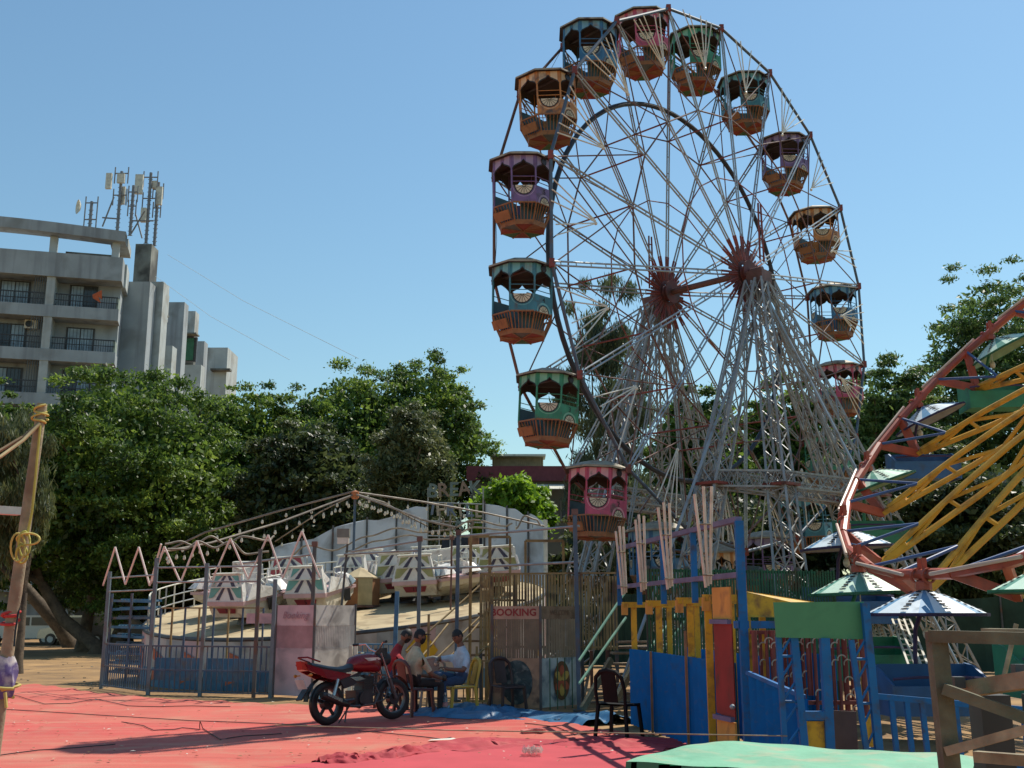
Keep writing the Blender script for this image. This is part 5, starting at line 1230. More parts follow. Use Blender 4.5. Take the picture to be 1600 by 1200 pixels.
# blue low railing on the right
br2 = thing('blue_railing', 'low bright blue pipe railing in front of the lowest umbrella seat', 'railing', at(1480, 1175, 11.5))
A, Z = at(1370, 1088, 11.3), at(1640, 1112, 11.3); bar('top_rail', A, Z, .028, qpost, br2)
for k, x in enumerate((1392, 1416, 1440, 1466, 1492, 1518, 1546, 1572, 1598)):
    p = A.lerp(Z, (x-1370)/270.); bar('baluster', (p.x+.03, p.y, 0), p, .024, qpost, br2)
bar('low_rail', V((A.x, A.y, .12)), V((Z.x, Z.y, .12)), .02, qpost, br2)
# planks lying on the sand inside
for i, (x0, y0, x1, y1) in enumerate(((1310, 1077, 1420, 1080), (1325, 1098, 1390, 1103))):
    p, q = gp(x0, y0), gp(x1, y1); b = B().beam(p+V((0, 0, .05)), q+V((0, 0, .05)), .16, .08); tag(b.obj('loose_plank', mat('dark_red_plank', (.15, .06, .05), .8)), ('upper', 'lower')[i]+' dark red plank lying on the sand behind the gate', 'plank')
# tarpaulin heap and wheel litter behind
# ---------------- foreground: green covered table ----------------
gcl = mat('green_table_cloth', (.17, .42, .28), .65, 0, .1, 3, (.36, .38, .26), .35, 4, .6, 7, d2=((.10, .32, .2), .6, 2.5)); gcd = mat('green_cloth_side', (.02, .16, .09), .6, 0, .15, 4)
tb = thing('covered_table', 'table under pale green cloth in the right foreground', 'table', (1.9, 6.2, 0)); th = .75
c0, c1, c2 = gp(1118, 1156, th), gp(1528, 1180, th), gp(978, 1185, th); c3 = c2+(c1-c0)+V((.1, -.3, 0))
nn = 26; vs = []; fs = []
for i in range(nn+1):
    for j in range(nn+1):
        u, v = i/nn, j/nn; p = c0.lerp(c1, u).lerp(c2.lerp(c3, u), v)
        p.z += .006*math.sin(u*9+v*4)+.004*math.sin(u*23-v*13)-.006*(2*u-1)**8-.006*(2*v-1)**8; vs.append(p)
b = B().add(vs, [(i*(nn+1)+j, (i+1)*(nn+1)+j, (i+1)*(nn+1)+j+1, i*(nn+1)+j+1) for i in range(nn) for j in range(nn)], 0)
edge = [vs[i*(nn+1)] for i in range(nn+1)]+[vs[nn*(nn+1)+j] for j in range(1, nn+1)]+[vs[i*(nn+1)+nn] for i in range(nn-1, -1, -1)]+[vs[j] for j in range(nn-1, 0, -1)]
ctr = (c0+c1+c2+c3)/4; m = len(edge); low = []
for i, p in enumerate(edge):
    d = (p-ctr); d.z = 0; d.normalize(); low.append(V((p.x, p.y, .12+.03*math.sin(i*1.3)))+d*(.05+.03*math.sin(i*1.7)))
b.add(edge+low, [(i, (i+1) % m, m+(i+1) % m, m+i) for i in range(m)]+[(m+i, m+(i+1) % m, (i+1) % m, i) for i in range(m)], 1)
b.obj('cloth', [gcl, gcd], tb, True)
for p in (c0, c1, c2, c3): w = p.lerp(ctr, .12); bar('leg', V((w.x, w.y, 0)), V((w.x, w.y, .7)), .025, darksteel, tb)
B().prism([p.lerp(ctr, .05)-V((0, 0, .06)) for p in (c0, c1, c3, c2)][::-1], (0, 0, .03)).obj('table_top', wood, tb)
# ---------------- foreground: wooden frame at right ----------------
wf = thing('timber_stand', 'weathered wooden beam frame in the right foreground', 'frame', (2.1, 5.1, 0)); Yw = 5.2
def wbeam(name, a, c, w, h, m=greywood): bar(name, at(*a), at(*c), w/2, m, wf, h/2)
p = at(1462, 987, Yw); q = at(1484, 1200, Yw); d = (q-p); base = p+d*(p.z/(p.z-q.z)); bar('post', base, p+V((0, 0, .0)), .038, greywood, wf)
wbeam('top_beam', (1452, 994, Yw), (1680, 1000, 4.9), .07, .055); wbeam('upper_board', (1540, 985, 5.35), (1680, 988, 5.0), .08, .02, wood)
wbeam('middle_beam', (1475, 1082, Yw+.3), (1680, 1052, 4.6), .09, .07, wood); wbeam('slanting_brace', (1474, 1076, Yw-.06), (1680, 1150, 4.9), .05, .05)
wbeam('lower_brace', (1480, 1174, Yw-.05), (1640, 1130, 4.8), .04, .04, wood); wbeam('lower_rail', (1525, 1182, 5.4), (1690, 1195, 5.0), .05, .05, wood)
for x in (1545, 1618): a = at(x, 1085, 5.7); bar('back_post', (a.x, a.y, 0), a, .075 if x < 1600 else .05, mat('dark_box_wood', (.05, .05, .05), .8), wf)
p = at(1497, 1066, 5.25); B().box(p, (.05, .05, .05)).obj('metal_bracket', darksteel, wf); p = at(1592, 1047, 5.0); B().box(p, (.05, .05, .05)).obj('metal_bracket', darksteel, wf)
t = thing('slanting_pole', 'thin pale pole slanting behind the wooden frame', 'pole', at(1565, 1120, 9)); rod('pole', at(1552, 1130, 9), at(1588, 975, 9), .02, wood, t)
# ======================= RED MAT AND FOREGROUND =======================
redm = mat('red_mat', (.53, .11, .085), .92, 0, .1, .7, (.50, .20, .14), .3, 1.1, .3, 60, d2=((.40, .22, .15), .45, 5))
redm2 = mat('red_mat_darker', (.53, .085, .072), .92, 0, .1, .7, (.46, .15, .11), .3, 1.3, .3, 60, d2=((.38, .2, .14), .4, 5))
ed = [gp(x, y) for x, y in ((0, 1072), (60, 1070), (150, 1083), (240, 1092), (430, 1102), (600, 1104), (740, 1116), (880, 1131), (950, 1141), (1000, 1151), (1050, 1169))]
ex = [-22]+[p.x for p in ed]; ey = [24.5]+[p.y for p in ed]
o_ = np.argsort(ex); ex = np.array(ex)[o_]; ey = np.array(ey)[o_]
NX, NY = 150, 110; rs = np.random.RandomState(2)
X = np.linspace(-22, 1.95, NX); vs = []; fs = []; mi = []
bands = [3, 7.2, 9.4, 11.3, 13.2, 15.6, 17.4, 19.5, 30]
for i, x in enumerate(X):
    yf = float(np.interp(x, ex, ey))+.06*math.sin(x*3.1)+.04*math.sin(x*7.7)
    for j in range(NY+1):
        f = j/NY; y = 3+(yf-3)*f
        z = .008+.003*math.sin(x*1.3+y*.7)*math.sin(y*1.9)+.002*math.sin(x*5+y*3)
        for bd_ in bands: z += .012*math.exp(-((y+.12*math.sin(x*.8)-.06*x-bd_)/.06)**2)
        if f > .985: z += .012*(1+math.sin(x*9))
        vs.append((x, y, max(.004, z)))
b = B()
quads = []
for i in range(NX-1):
    for j in range(NY):
        quads.append((i*(NY+1)+j, (i+1)*(NY+1)+j, (i+1)*(NY+1)+j+1, i*(NY+1)+j+1))
        yy = vs[i*(NY+1)+j][1]+.12*math.sin(vs[i*(NY+1)+j][0]*.8)-.06*vs[i*(NY+1)+j][0]; k = int(np.searchsorted(bands, yy)); mi.append(1 if k in (3, 6) else 0)
b.v = vs; b.f = quads; b.m = mi
tag(b.obj('red_carpet', [redm, redm2], None, True), kind='structure')
for m_ in (redm, redm2):                        # dusty streaks along the carpet lengths and fine grit
    nt = m_.node_tree; n_ = nt.nodes; pb = n_['Principled BSDF']; src = pb.inputs['Base Color'].links[0].from_socket
    gm = n_.new('ShaderNodeNewGeometry')
    for (sc_, lo_, hi_, f_, colr) in (((.35, 5, 1), .5, .72, .4, (.60, .24, .17)), ((.5, 9, 1), .52, .7, .4, (.36, .06, .05)), ((28, 28, 28), .58, .72, .4, (.34, .16, .1))):
        mp_ = n_.new('ShaderNodeMapping'); mp_.inputs['Scale'].default_value = sc_; mp_.inputs['Rotation'].default_value = (0, 0, R(-3)); nt.links.new(gm.outputs['Position'], mp_.inputs['Vector'])
        nz_ = n_.new('ShaderNodeTexNoise'); nz_.inputs['Scale'].default_value = 1; nz_.inputs['Detail'].default_value = 6; nt.links.new(mp_.outputs[0], nz_.inputs['Vector'])
        mr_ = n_.new('ShaderNodeMapRange'); mr_.inputs[1].default_value = lo_; mr_.inputs[2].default_value = hi_; mr_.inputs[4].default_value = f_; nt.links.new(nz_.outputs[0], mr_.inputs[0])
        mx_ = n_.new('ShaderNodeMix'); mx_.data_type = 'RGBA'; nt.links.new(mr_.outputs[0], mx_.inputs[0]); nt.links.new(src, mx_.inputs[6]); mx_.inputs[7].default_value = (*colr, 1); src = mx_.outputs[2]
    nt.links.new(src, pb.inputs['Base Color'])
rg = random.Random(12); b = B()
for i in range(260):                            # dry leaves, paper bits and sand on the carpet
    p = gp(rg.uniform(0, 1000), rg.uniform(1095, 1195)); r_ = rg.uniform(.012, .045); a_ = rg.uniform(0, 6.28)
    if p.x > 1.6: continue
    d_ = V((math.cos(a_)*r_, math.sin(a_)*r_, 0)); e_ = V((-d_.y, d_.x, 0))*rg.uniform(.3, .7); p.z = .03
    b.add([p-d_, p+e_+V((0, 0, .008)), p+d_, p-e_+V((0, 0, .004))], [(0, 1, 2, 3), (3, 2, 1, 0)], rg.choice([0, 0, 1, 2]))
tag(b.obj('carpet_litter', [mat('dry_leaf_brown', (.2, .11, .05), .9), mat('dust_tan', (.45, .3, .2), .9), mat('paper_bit', (.6, .55, .5), .8)]), 'dry leaves and paper bits scattered over the red carpet', 'litter', kind='stuff')
def crumple(name, label, cat, pts_px, wfun, hfun, m, seed, n=120, k=26, amp=1.0):
    """long crumpled cloth lying along a path on the ground"""
    P = [gp(x, y) for x, y in pts_px]; rs = np.random.RandomState(seed); vs = []
    ph = rs.uniform(0, 6.28, 12); fr = rs.uniform(.6, 2.6, 12)
    for i in range(n+1):
        f = i/n*(len(P)-1); a = min(int(f), len(P)-2); p = P[a].lerp(P[a+1], f-a); d = (P[a+1]-P[a]); e = V((-d.y, d.x, 0)).normalized()
        w, h = wfun(i/n), hfun(i/n)
        for j in range(k+1):
            s = j/k*2-1; prof = max(0, 1-s*s)**.5
            q = p+e*(s*w+.05*w*math.sin(i*.5+ph[0]))
            t_ = i/n*(len(P)-1)*6
            wr = sum(math.sin(fr[u]*t_*1.7+(u % 5-2)*s*3.2+ph[u]) for u in range(12))/12
            wr2 = abs(math.sin(t_*2.3+s*5+ph[3]))*abs(math.sin(t_*.9-s*3+ph[5]))
            z = .012+prof*h*(.6+.28*math.sin(s*8+2.2*math.sin(t_*.31+ph[1])+ph[2])+.18*math.sin(s*15+3*math.sin(t_*.5+ph[4]))+.35*wr*amp)
            vs.append((q.x+.03*wr, q.y+.03*wr2, max(.012, z)))
    b = B().add(vs, [(i*(k+1)+j, (i+1)*(k+1)+j, (i+1)*(k+1)+j+1, i*(k+1)+j+1) for i in range(n) for j in range(k)])
    return tag(b.obj(name, m, None, True), label, cat)
clothr = mat('crumpled_red_cloth', (.40, .03, .045), .8, 0, .12, 2, (.46, .08, .08), .2, bump=.5, bscale=9)
crumple('crumpled_cloth', 'rolled crumpled red cloth lying on the mat in the foreground', 'cloth', ((500, 1196), (560, 1190), (620, 1184), (670, 1172)), lambda f: .2+.12*math.sin(f*9)**2, lambda f: .11*(.5+.5*math.sin(f*6+.5)**2), clothr, 3)
crumple('crumpled_cloth', 'flat wrinkled bright red cloth left of the black chair', 'cloth', ((690, 1176), (760, 1164), (800, 1162), (850, 1170), (930, 1166), (1000, 1160), (1030, 1172)), lambda f: .55+.25*f, lambda f: .06*(.6+.4*math.sin(f*11)), clothr, 5, 170, 30)
# near red spread under it
vs = [gp(430, 1203), gp(520, 1192), gp(690, 1176), gp(860, 1168), gp(1040, 1172), gp(1010, 1215), gp(430, 1230)]
b = B(); cg = sum(vs, V((0, 0, 0)))/len(vs); b.add([v+V((0, 0, .03)) for v in vs]+[cg+V((0, 0, .036))], [(i, (i+1) % 7, 7) for i in range(7)][::1])
b.f = [f[::-1] for f in b.f]
tag(b.obj('spread_cloth', mat('pinkish_red_cloth', (.50, .06, .078), .9, 0, .08, 2)), 'smooth pinkish red cloth spread at the bottom edge of the mat', 'cloth')
tarpm = mat('blue_tarpaulin', (.045, .16, .32), .45, 0, .15, 3, (.03, .09, .2), .3)
crumple('blue_tarpaulin', 'crumpled blue tarpaulin spread in front of the booking booth', 'tarpaulin', ((690, 1112), (760, 1117), (830, 1119), (900, 1123), (965, 1133)), lambda f: .95-.35*f, lambda f: .1+.06*math.sin(f*8), tarpm, 8, 150, 30, .7)
# cables on the mat
for i, (pts, lab) in enumerate((([(190, 1128), (225, 1134), (240, 1141), (270, 1140), (285, 1137), (312, 1140), (314, 1127), (316, 1138), (345, 1155), (380, 1150), (440, 1146)], 'black cable with a raised loop on the left of the red mat'),
    ([(0, 1082), (30, 1088), (70, 1100), (110, 1099), (150, 1092), (200, 1103), (250, 1104), (300, 1103), (360, 1104)], 'thin black cable along the far left edge of the mat'), ([(0, 1180), (60, 1172), (120, 1168), (180, 1163)], 'thin black cable at bottom left of the mat'),
    ([(560, 1142), (610, 1146), (650, 1150), (690, 1155), (705, 1152)], 'black cable on the mat in front of the motorcycle'), ([(820, 1130), (870, 1136), (900, 1148), (940, 1144), (985, 1160), (1000, 1172)], 'black cable on the mat near the black chair'), ([(0, 1108), (120, 1115), (300, 1126), (480, 1133)], 'long straight thin cable across the left of the mat'))):
    P = [gp(x, y, .022) for x, y in pts]; Q = []
    if i == 0: P[6] = P[6]+V((0, 0, .0)); P[5].z = .022; P[6] = at(313, 1127, P[5].y)
    for a in range(len(P)-1):
        for k in range(4): Q.append(P[a].lerp(P[a+1], k/4)+V((0, .02*math.sin(a*3+k), 0)))
    tag(B().tube(Q+[P[-1]], .0065, 5).obj('cable', black, None, True), lab, 'cable')
rt = thing('guide_rope', 'thin tan rope stretched low across the foreground', 'rope', gp(800, 1160)); B().tube([at(430, 1133, 12.5), at(700, 1141, 11.5), at(1000, 1146, 11), at(1230, 1150, 10.5)], .006, 5).obj('rope', wood, rt)
for (x, y, s, lab) in ((690, 1157, .1, 'torn white paper scrap on the mat'),):
    p = gp(x, y, .03); tag(B().add([p+V((-.18, 0, 0)), p+V((.2, .03, .01)), p+V((.15, .12, .02)), p+V((-.14, .14, 0))], [(0, 1, 2, 3)]).obj('paper_scrap', whitepaint), lab, 'paper')
rs = np.random.RandomState(5); p = gp(832, 1172, .09); b = B(); N = 9
vs = [p+V((.2*(i/N-.5)*(1+.3*rs.rand()), .14*(j/N-.5)*2, .10*rs.rand()-.05)) for i in range(N+1) for j in range(N+1)]
b.add(vs, [(i*(N+1)+j, (i+1)*(N+1)+j, (i+1)*(N+1)+j+1, i*(N+1)+j+1) for i in range(N) for j in range(N)])
tag(b.obj('plastic_bag', mat('clear_plastic', (.7, .62, .58), .15, 0, .1, 8, None, .3, 3, 0, 40, .3, .55)), 'crumpled clear plastic bag on the red cloth', 'bag')
p = gp(816, 1144, .03); tag(B().beam(p, p+V((.25, .1, .02)), .12, .05).beam(p+V((.1, .1, .02)), p+V((.3, .0, .03)), .08, .04).obj('cloth_scrap', mat('pink_scrap', (.6, .2, .18), .8)), 'small pink cloth scrap left of the black chair', 'cloth')
# ---------------- plastic chairs ----------------
def make_chair(label, p, rz, m, group=None):
    """monobloc chair without arms, sitter faces +x"""
    t = thing('plastic_chair', label, 'chair', (0, 0, 0), group)
    n = 8; vs = []
    for i in range(n+1):
        for j in range(n+1):
            x = -.2+.42*i/n; y = (-.21+.42*j/n)*(1-.08*(1-i/n)); vs.append((x, y, .44-.018*math.cos((j/n-.5)*PI)*math.sin(i/n*PI)-(.03*(i/n)**8)))
    b = B().add(vs, [(i*(n+1)+j, (i+1)*(n+1)+j, (i+1)*(n+1)+j+1, i*(n+1)+j+1) for i in range(n) for j in range(n)])
    b.add([(x, y, z-.022) for x, y, z in vs], [(i*(n+1)+j+1, (i+1)*(n+1)+j+1, (i+1)*(n+1)+j, i*(n+1)+j) for i in range(n) for j in range(n)])
    b.tube([(-.19, -.2, .43), (.2, -.215, .42), (.225, -.17, .41), (.225, .17, .41), (.2, .215, .42), (-.19, .2, .43)], .018, 6); b.obj('seat', m, t, True)
    for sx, sy in ((1, 1), (1, -1), (-1, 1), (-1, -1)):
        x0 = .2 if sx > 0 else -.19; b = B().beam((x0, sy*.2, .43), (x0+.04*sx, sy*.235, 0), .05, .035); b.obj('leg', m, t)
    # bent back loop with a central splat
    lp = [(-.2, -.205, .42), (-.235, -.215, .62), (-.275, -.19, .78), (-.29, -.11, .855), (-.295, 0, .875), (-.29, .11, .855), (-.275, .19, .78), (-.235, .215, .62), (-.2, .205, .42)]
    B().tube(lp, [.022, .024, .028, .032, .034, .032, .028, .024, .022], 8).obj('back_loop', m, t, True)
    vs = []
    for i in range(7):
        z = .46+.4*i/6; x = -.205-.085*i/6
        for j in range(5): y = -.105+.21*j/4; vs.append((x-.012*math.cos((j/4-.5)*PI), y, z))
    b = B().add(vs, [(i*5+j, i*5+j+1, i*5+j+6, i*5+j+5) for i in range(6) for j in range(4)]); b.add([(x-.012, y, z) for x, y, z in vs], [(i*5+j+5, i*5+j+6, i*5+j+1, i*5+j) for i in range(6) for j in range(4)]); b.obj('back_splat', m, t, True)
    place(t, p, rz); return t
blk = mat('black_chair_plastic', (.012, .012, .013), .6, 0, .2, 5, spec=.12); brn = mat('maroon_chair_plastic', (.10, .032, .028), .4, 0, .2, 5); ylw = mat('yellow_chair_plastic', (.55, .36, .05), .45, 0, .1, 5); gry = mat('grey_chair_plastic', (.25, .25, .24), .45, 0, .1, 5); dkb = mat('dark_brown_chair_plastic', (.05, .03, .03), .4, 0, .2)
make_chair('empty black plastic chair beside the blue corrugated fence', gp(967, 1152), R(58), blk)
chB = gp(646, 1119); make_chair('maroon plastic chair under the man in beige shirt and cap', chB, R(44), brn)
chA = gp(610, 1109); make_chair('dark chair under the man in red shirt', chA, R(20), dkb)
chC = gp(719, 1114); make_chair('yellow plastic chair under the man in pale blue shirt', chC, R(202), ylw)
make_chair('empty dark brown plastic chair in front of booking booth', gp(793, 1113), R(-60), dkb)
gcx = gp(682, 1108); make_chair('grey plastic chair standing between the seated men', gcx, R(80), gry)
# bottle
p = gp(695, 1117); t = thing('water_bottle', 'clear plastic water bottle on the mat by the seated men', 'bottle', p)
B().lathe([(0, 0), (.045, 0), (.048, .02), (.045, .1), (.048, .12), (.048, .24), (.02, .3), (.016, .33), (0, .33)], 12, p).obj('bottle', mat('clear_bottle', (.75, .8, .82), .08, 0, .05, 5, None, .3, 3, 0, 40, .6, .6), t, True)
B().lathe([(0, .35), (.02, .35), (.02, .315)], 8, p).obj('cap', whitepaint, t); B().lathe([(.0485, .13), (.0485, .2)], 12, p).obj('wrapper', mat('bottle_wrapper', (.6, .3, .3), .5), t)
# ---------------- motorcycle ----------------
def wheel_mesh(parent, c, r, w, steer=0):
    Rm = Matrix.Rotation(steer, 3, 'Z') @ Matrix.Rotation(PI/2, 3, 'X')
    o = B().lathe([(r-.1, -w*.35), (r-.05, -w*.5), (r-.012, -w*.36), (r, 0), (r-.012, w*.36), (r-.05, w*.5), (r-.1, w*.35)], 36, c, 0, Rm).obj('wheel', black, parent, True)
    B().lathe([(r-.095, -w*.38), (r-.115, -w*.3), (r-.115, w*.3), (r-.095, w*.38)], 30, c, 0, Rm).obj('rim', mat('bike_grey_alloy', (.12, .12, .125), .35, .6), o, True)
    b = B(); c = V(c)
    for k in range(5):
        a = 2*PI*k/5+.3; d = Rm @ V((math.cos(a), math.sin(a), 0)); b.beam(c+d*.05, c+d*(r-.11), .045, .022, 0, Rm @ V((0, 0, 1)))
    b.lathe([(0, -.06), (.09, -.06), (.09, .06), (0, .06)], 16, c, 0, Rm); b.obj('spokes', mat('bike_dark_alloy', (.045, .045, .05), .4, .5), o)
    return o
bred = mat('bike_red_paint', (.18, .008, .014), .22, 0, .08, 3); chrome = mat('bike_chrome', (.5, .5, .5), .2, .9, .05, 3); bseat = mat('bike_seat_vinyl', (.018, .018, .022), .5); beng = mat('engine_grey', (.05, .05, .055), .4, .5, .2)
mb_ = thing('motorcycle', 'red commuter motorcycle parked on the red mat', 'motorcycle')
wheel_mesh(mb_, (0, 0, .31), .31, .1); ST = R(-9)
wheel_mesh(mb_, (1.28, 0, .31), .31, .085, ST)
b = B()                                            # tank: superellipse sections along x
secs = [(.42, .06, .82, .05), (.48, .11, .85, .1), (.6, .135, .86, .13), (.76, .15, .865, .145), (.88, .15, .855, .145), (.97, .12, .83, .12), (1.02, .05, .81, .06)]
vs = []; k = 16
for (x, wy, z, hz) in secs:
    for i in range(k):
        a = 2*PI*i/k; c, s = math.cos(a), math.sin(a); vs.append((x, wy*math.copysign(abs(c)**.75, c), z+hz*math.copysign(abs(s)**.75, s)))
b.add(vs, [(i*k+j, i*k+(j+1) % k, (i+1)*k+(j+1) % k, (i+1)*k+j) for i in range(len(secs)-1) for j in range(k)]+[tuple(range(k))[::-1], tuple((len(secs)-1)*k+j for j in range(k))])
tk = b.obj('fuel_tank', bred, mb_, True); B().lathe([(0, .02), (.04, .02), (.04, 0)], 10, (.72, 0, 1.0)).obj('filler_cap', chrome, tk)
for s in (-1, 1): B().prism([(.62, s*.135, .93), (.9, s*.135, .93), (.95, s*.13, .9), (.7, s*.14, .88)], (0, .012*s, 0)).obj('tank_decal', whitepaint, tk)
vs = []; secs = [(-.32, .09, .86), (-.22, .12, .84), (-.02, .13, .80), (.2, .125, .775), (.38, .11, .80), (.46, .08, .84)]
for (x, w, z) in secs:
    for (fy, fz) in ((-1, -.06), (-1, .0), (-.6, .035), (0, .042), (.6, .035), (1, 0), (1, -.06)): vs.append((x, w*fy, z+fz))
B().add(vs, [(i*7+j, (i+1)*7+j, (i+1)*7+j+1, i*7+j+1) for i in range(5) for j in range(6)]+[(0, 1, 2, 3, 4, 5, 6), (35, 41, 40, 39, 38, 37, 36)]).obj('seat', bseat, mb_, True)
for s in (-1, 1):
    B().prism([(-.46, s*.1, .88), (-.2, s*.135, .8), (.2, s*.14, .73), (.36, s*.13, .70), (.2, s*.13, .60), (-.1, s*.13, .66), (-.4, s*.1, .78)], (0, .025*s, 0)).obj('tail_cowl', bred, mb_)
    B().prism([(.12, s*.15, .62), (.42, s*.15, .70), (.56, s*.15, .66), (.38, s*.15, .54), (.2, s*.15, .5)], (0, .02*s, 0)).obj('side_cover', bseat, mb_)
    B().prism([(.3, s*.172, .66), (.5, s*.172, .66), (.6, s*.172, .62), (.42, s*.172, .6)], (0, .008*s, 0)).obj('cover_trim', chrome, mb_)
    B().tube([(-.02, s*.15, .32), (.1, s*.15, .64)], .028, 8).obj('shock_absorber', chrome, mb_, True)
    B().tube([(0, s*.1, .31), (.42, s*.11, .34)], .022, 8).obj('swing_arm', darksteel, mb_, True)
    f0 = V((1.28, s*.085, .31)); f1 = V((1.0, s*.085, 1.0)); o = B().tube([f0, f0.lerp(f1, .45)], .028, 8).obj('fork_leg', darksteel, mb_, True); B().tube([f0.lerp(f1, .45), f1], .018, 8).obj('fork_tube', chrome, o, True)
    B().tube([(.98, 0, 1.02), (.96, s*.12, 1.07), (.95, s*.2, 1.15), (.86, s*.37, 1.15)], .013, 8).obj('handlebar', chrome, mb_, True)
    B().tube([(.885, s*.3, 1.15), (.85, s*.39, 1.15)], .02, 8).obj('grip', black, mb_, True)
    b = B().tube([(-.4, s*.09, .72), (-.42, s*.17, .72)], .008, 5); b.ell((-.42, s*.18, .72), (.03, .025, .025), 8, 6); b.obj('indicator', mat('amber_lens', (.5, .2, .03), .3), mb_, True)
B().prism([(-.5, -.06, .92), (-.42, -.1, .9), (-.42, .1, .9), (-.5, .06, .92)], (.02, 0, -.12)).obj('tail_light', mat('red_lens', (.35, .01, .01), .2), mb_)
B().tube([(-.2, -.12, .9), (-.42, -.11, .97), (-.5, 0, .97), (-.42, .11, .97), (-.2, .12, .9)], .013, 6).obj('grab_rail', bred, mb_, True)
b = B(); arc = [(-.02+.36*math.cos(R(a)), .32+.36*math.sin(R(a))) for a in range(70, 190, 15)]
b.add([(x, s*.06, z) for x, z in arc for s in (-1, 1)], [(2*i, 2*i+1, 2*i+3, 2*i+2) for i in range(len(arc)-1)]+[(2*i+2, 2*i+3, 2*i+1, 2*i) for i in range(len(arc)-1)]); b.beam((-.36, 0, .55), (-.5, 0, .38), .13, .02); b.obj('rear_mudguard', black, mb_)
B().box((-.46, 0, .6), (.012, .2, .15), 0, Matrix.Rotation(R(-25), 3, 'Y')).obj('number_plate', mat('plate_white', (.5, .5, .5), .5), mb_)
b = B(); arc = [(1.28+.35*math.cos(R(a)), .31+.35*math.sin(R(a))) for a in range(20, 160, 15)]
b.add([(x, s*.05, z) for x, z in arc for s in (-1, 1)], [(2*i, 2*i+1, 2*i+3, 2*i+2) for i in range(len(arc)-1)]+[(2*i+2, 2*i+3, 2*i+1, 2*i) for i in range(len(arc)-1)]); b.obj('front_mudguard', bseat, mb_)
b = B().box((.62, 0, .36), (.34, .24, .22)).box((.72, 0, .55), (.2, .2, .24), 0, Matrix.Rotation(R(12), 3, 'Y'))
for q in range(6): b.box((.73+.005*q, 0, .46+.04*q), (.25, .25, .012))
b.lathe([(0, -.15), (.1, -.15), (.1, .15), (0, .15)], 16, (.6, 0, .34), 0, Matrix.Rotation(PI/2, 3, 'X')); b.obj('engine', beng, mb_)
B().tube([(.84, -.08, .55), (.92, -.1, .4), (.8, -.13, .25), (.4, -.15, .24), (.2, -.16, .26)], .02, 8).obj('exhaust_pipe', darksteel, mb_, True)
B().tube([(.28, -.17, .27), (.15, -.18, .3), (-.2, -.19, .42), (-.24, -.19, .43)], [.03, .055, .06, .045], 12).obj('silencer', mat('silencer_black', (.03, .03, .033), .35, .4), mb_, True)
B().prism([(.1, -.235, .36), (-.18, -.25, .46), (-.18, -.25, .42), (.1, -.235, .31)], (0, -.006, 0)).obj('heat_shield', chrome, mb_)
B().tube([(.9, 0, .85), (.98, 0, .72), (.92, 0, .4), (.62, 0, .22), (.3, 0, .3), (.3, 0, .62), (.6, 0, .7), (.9, 0, .85)], .022, 8).obj('frame', darksteel, mb_, True)
B().tube([(.86, 0, .7), (.98, -.2, .66), (1.0, -.26, .5), (.9, -.24, .3), (.8, 0, .26), (.9, .24, .3), (1.0, .26, .5), (.98, .2, .66), (.86, 0, .7)], .012, 7).obj('crash_guard', darksteel, mb_, True)
b = B().lathe([(0, .1), (.075, .1), (.1, .06), (.1, -.05), (.06, -.1), (0, -.1)], 16, (1.12, 0, .9), 0, Matrix.Rotation(R(80), 3, 'Y')); b.box((1.08, 0, 1.0), (.08, .2, .14)); b.obj('headlight', bseat, mb_, True)
B().lathe([(0, .105), (.07, .105)], 16, (1.12, 0, .9), 0, Matrix.Rotation(R(80), 3, 'Y')).obj('headlight_glass', chrome, mb_)
B().tube([(.5, .1, .24), (.42, .26, .01)], .012, 6).obj('side_stand', darksteel, mb_); B().tube([(.3, -.1, .26), (.2, -.16, .03)], .013, 6).obj('centre_stand', darksteel, mb_)
b = B().tube([(.52, -.22, .26), (.52, .22, .26)], .014, 6); b.obj('foot_pegs', black, mb_)
mp = gp(511, 1136); mb_.matrix_basis = Matrix.Translation(mp+V((0, 0, .02))) @ Matrix.Rotation(R(48), 4, 'Z') @ Matrix.Rotation(R(-5), 4, 'X')
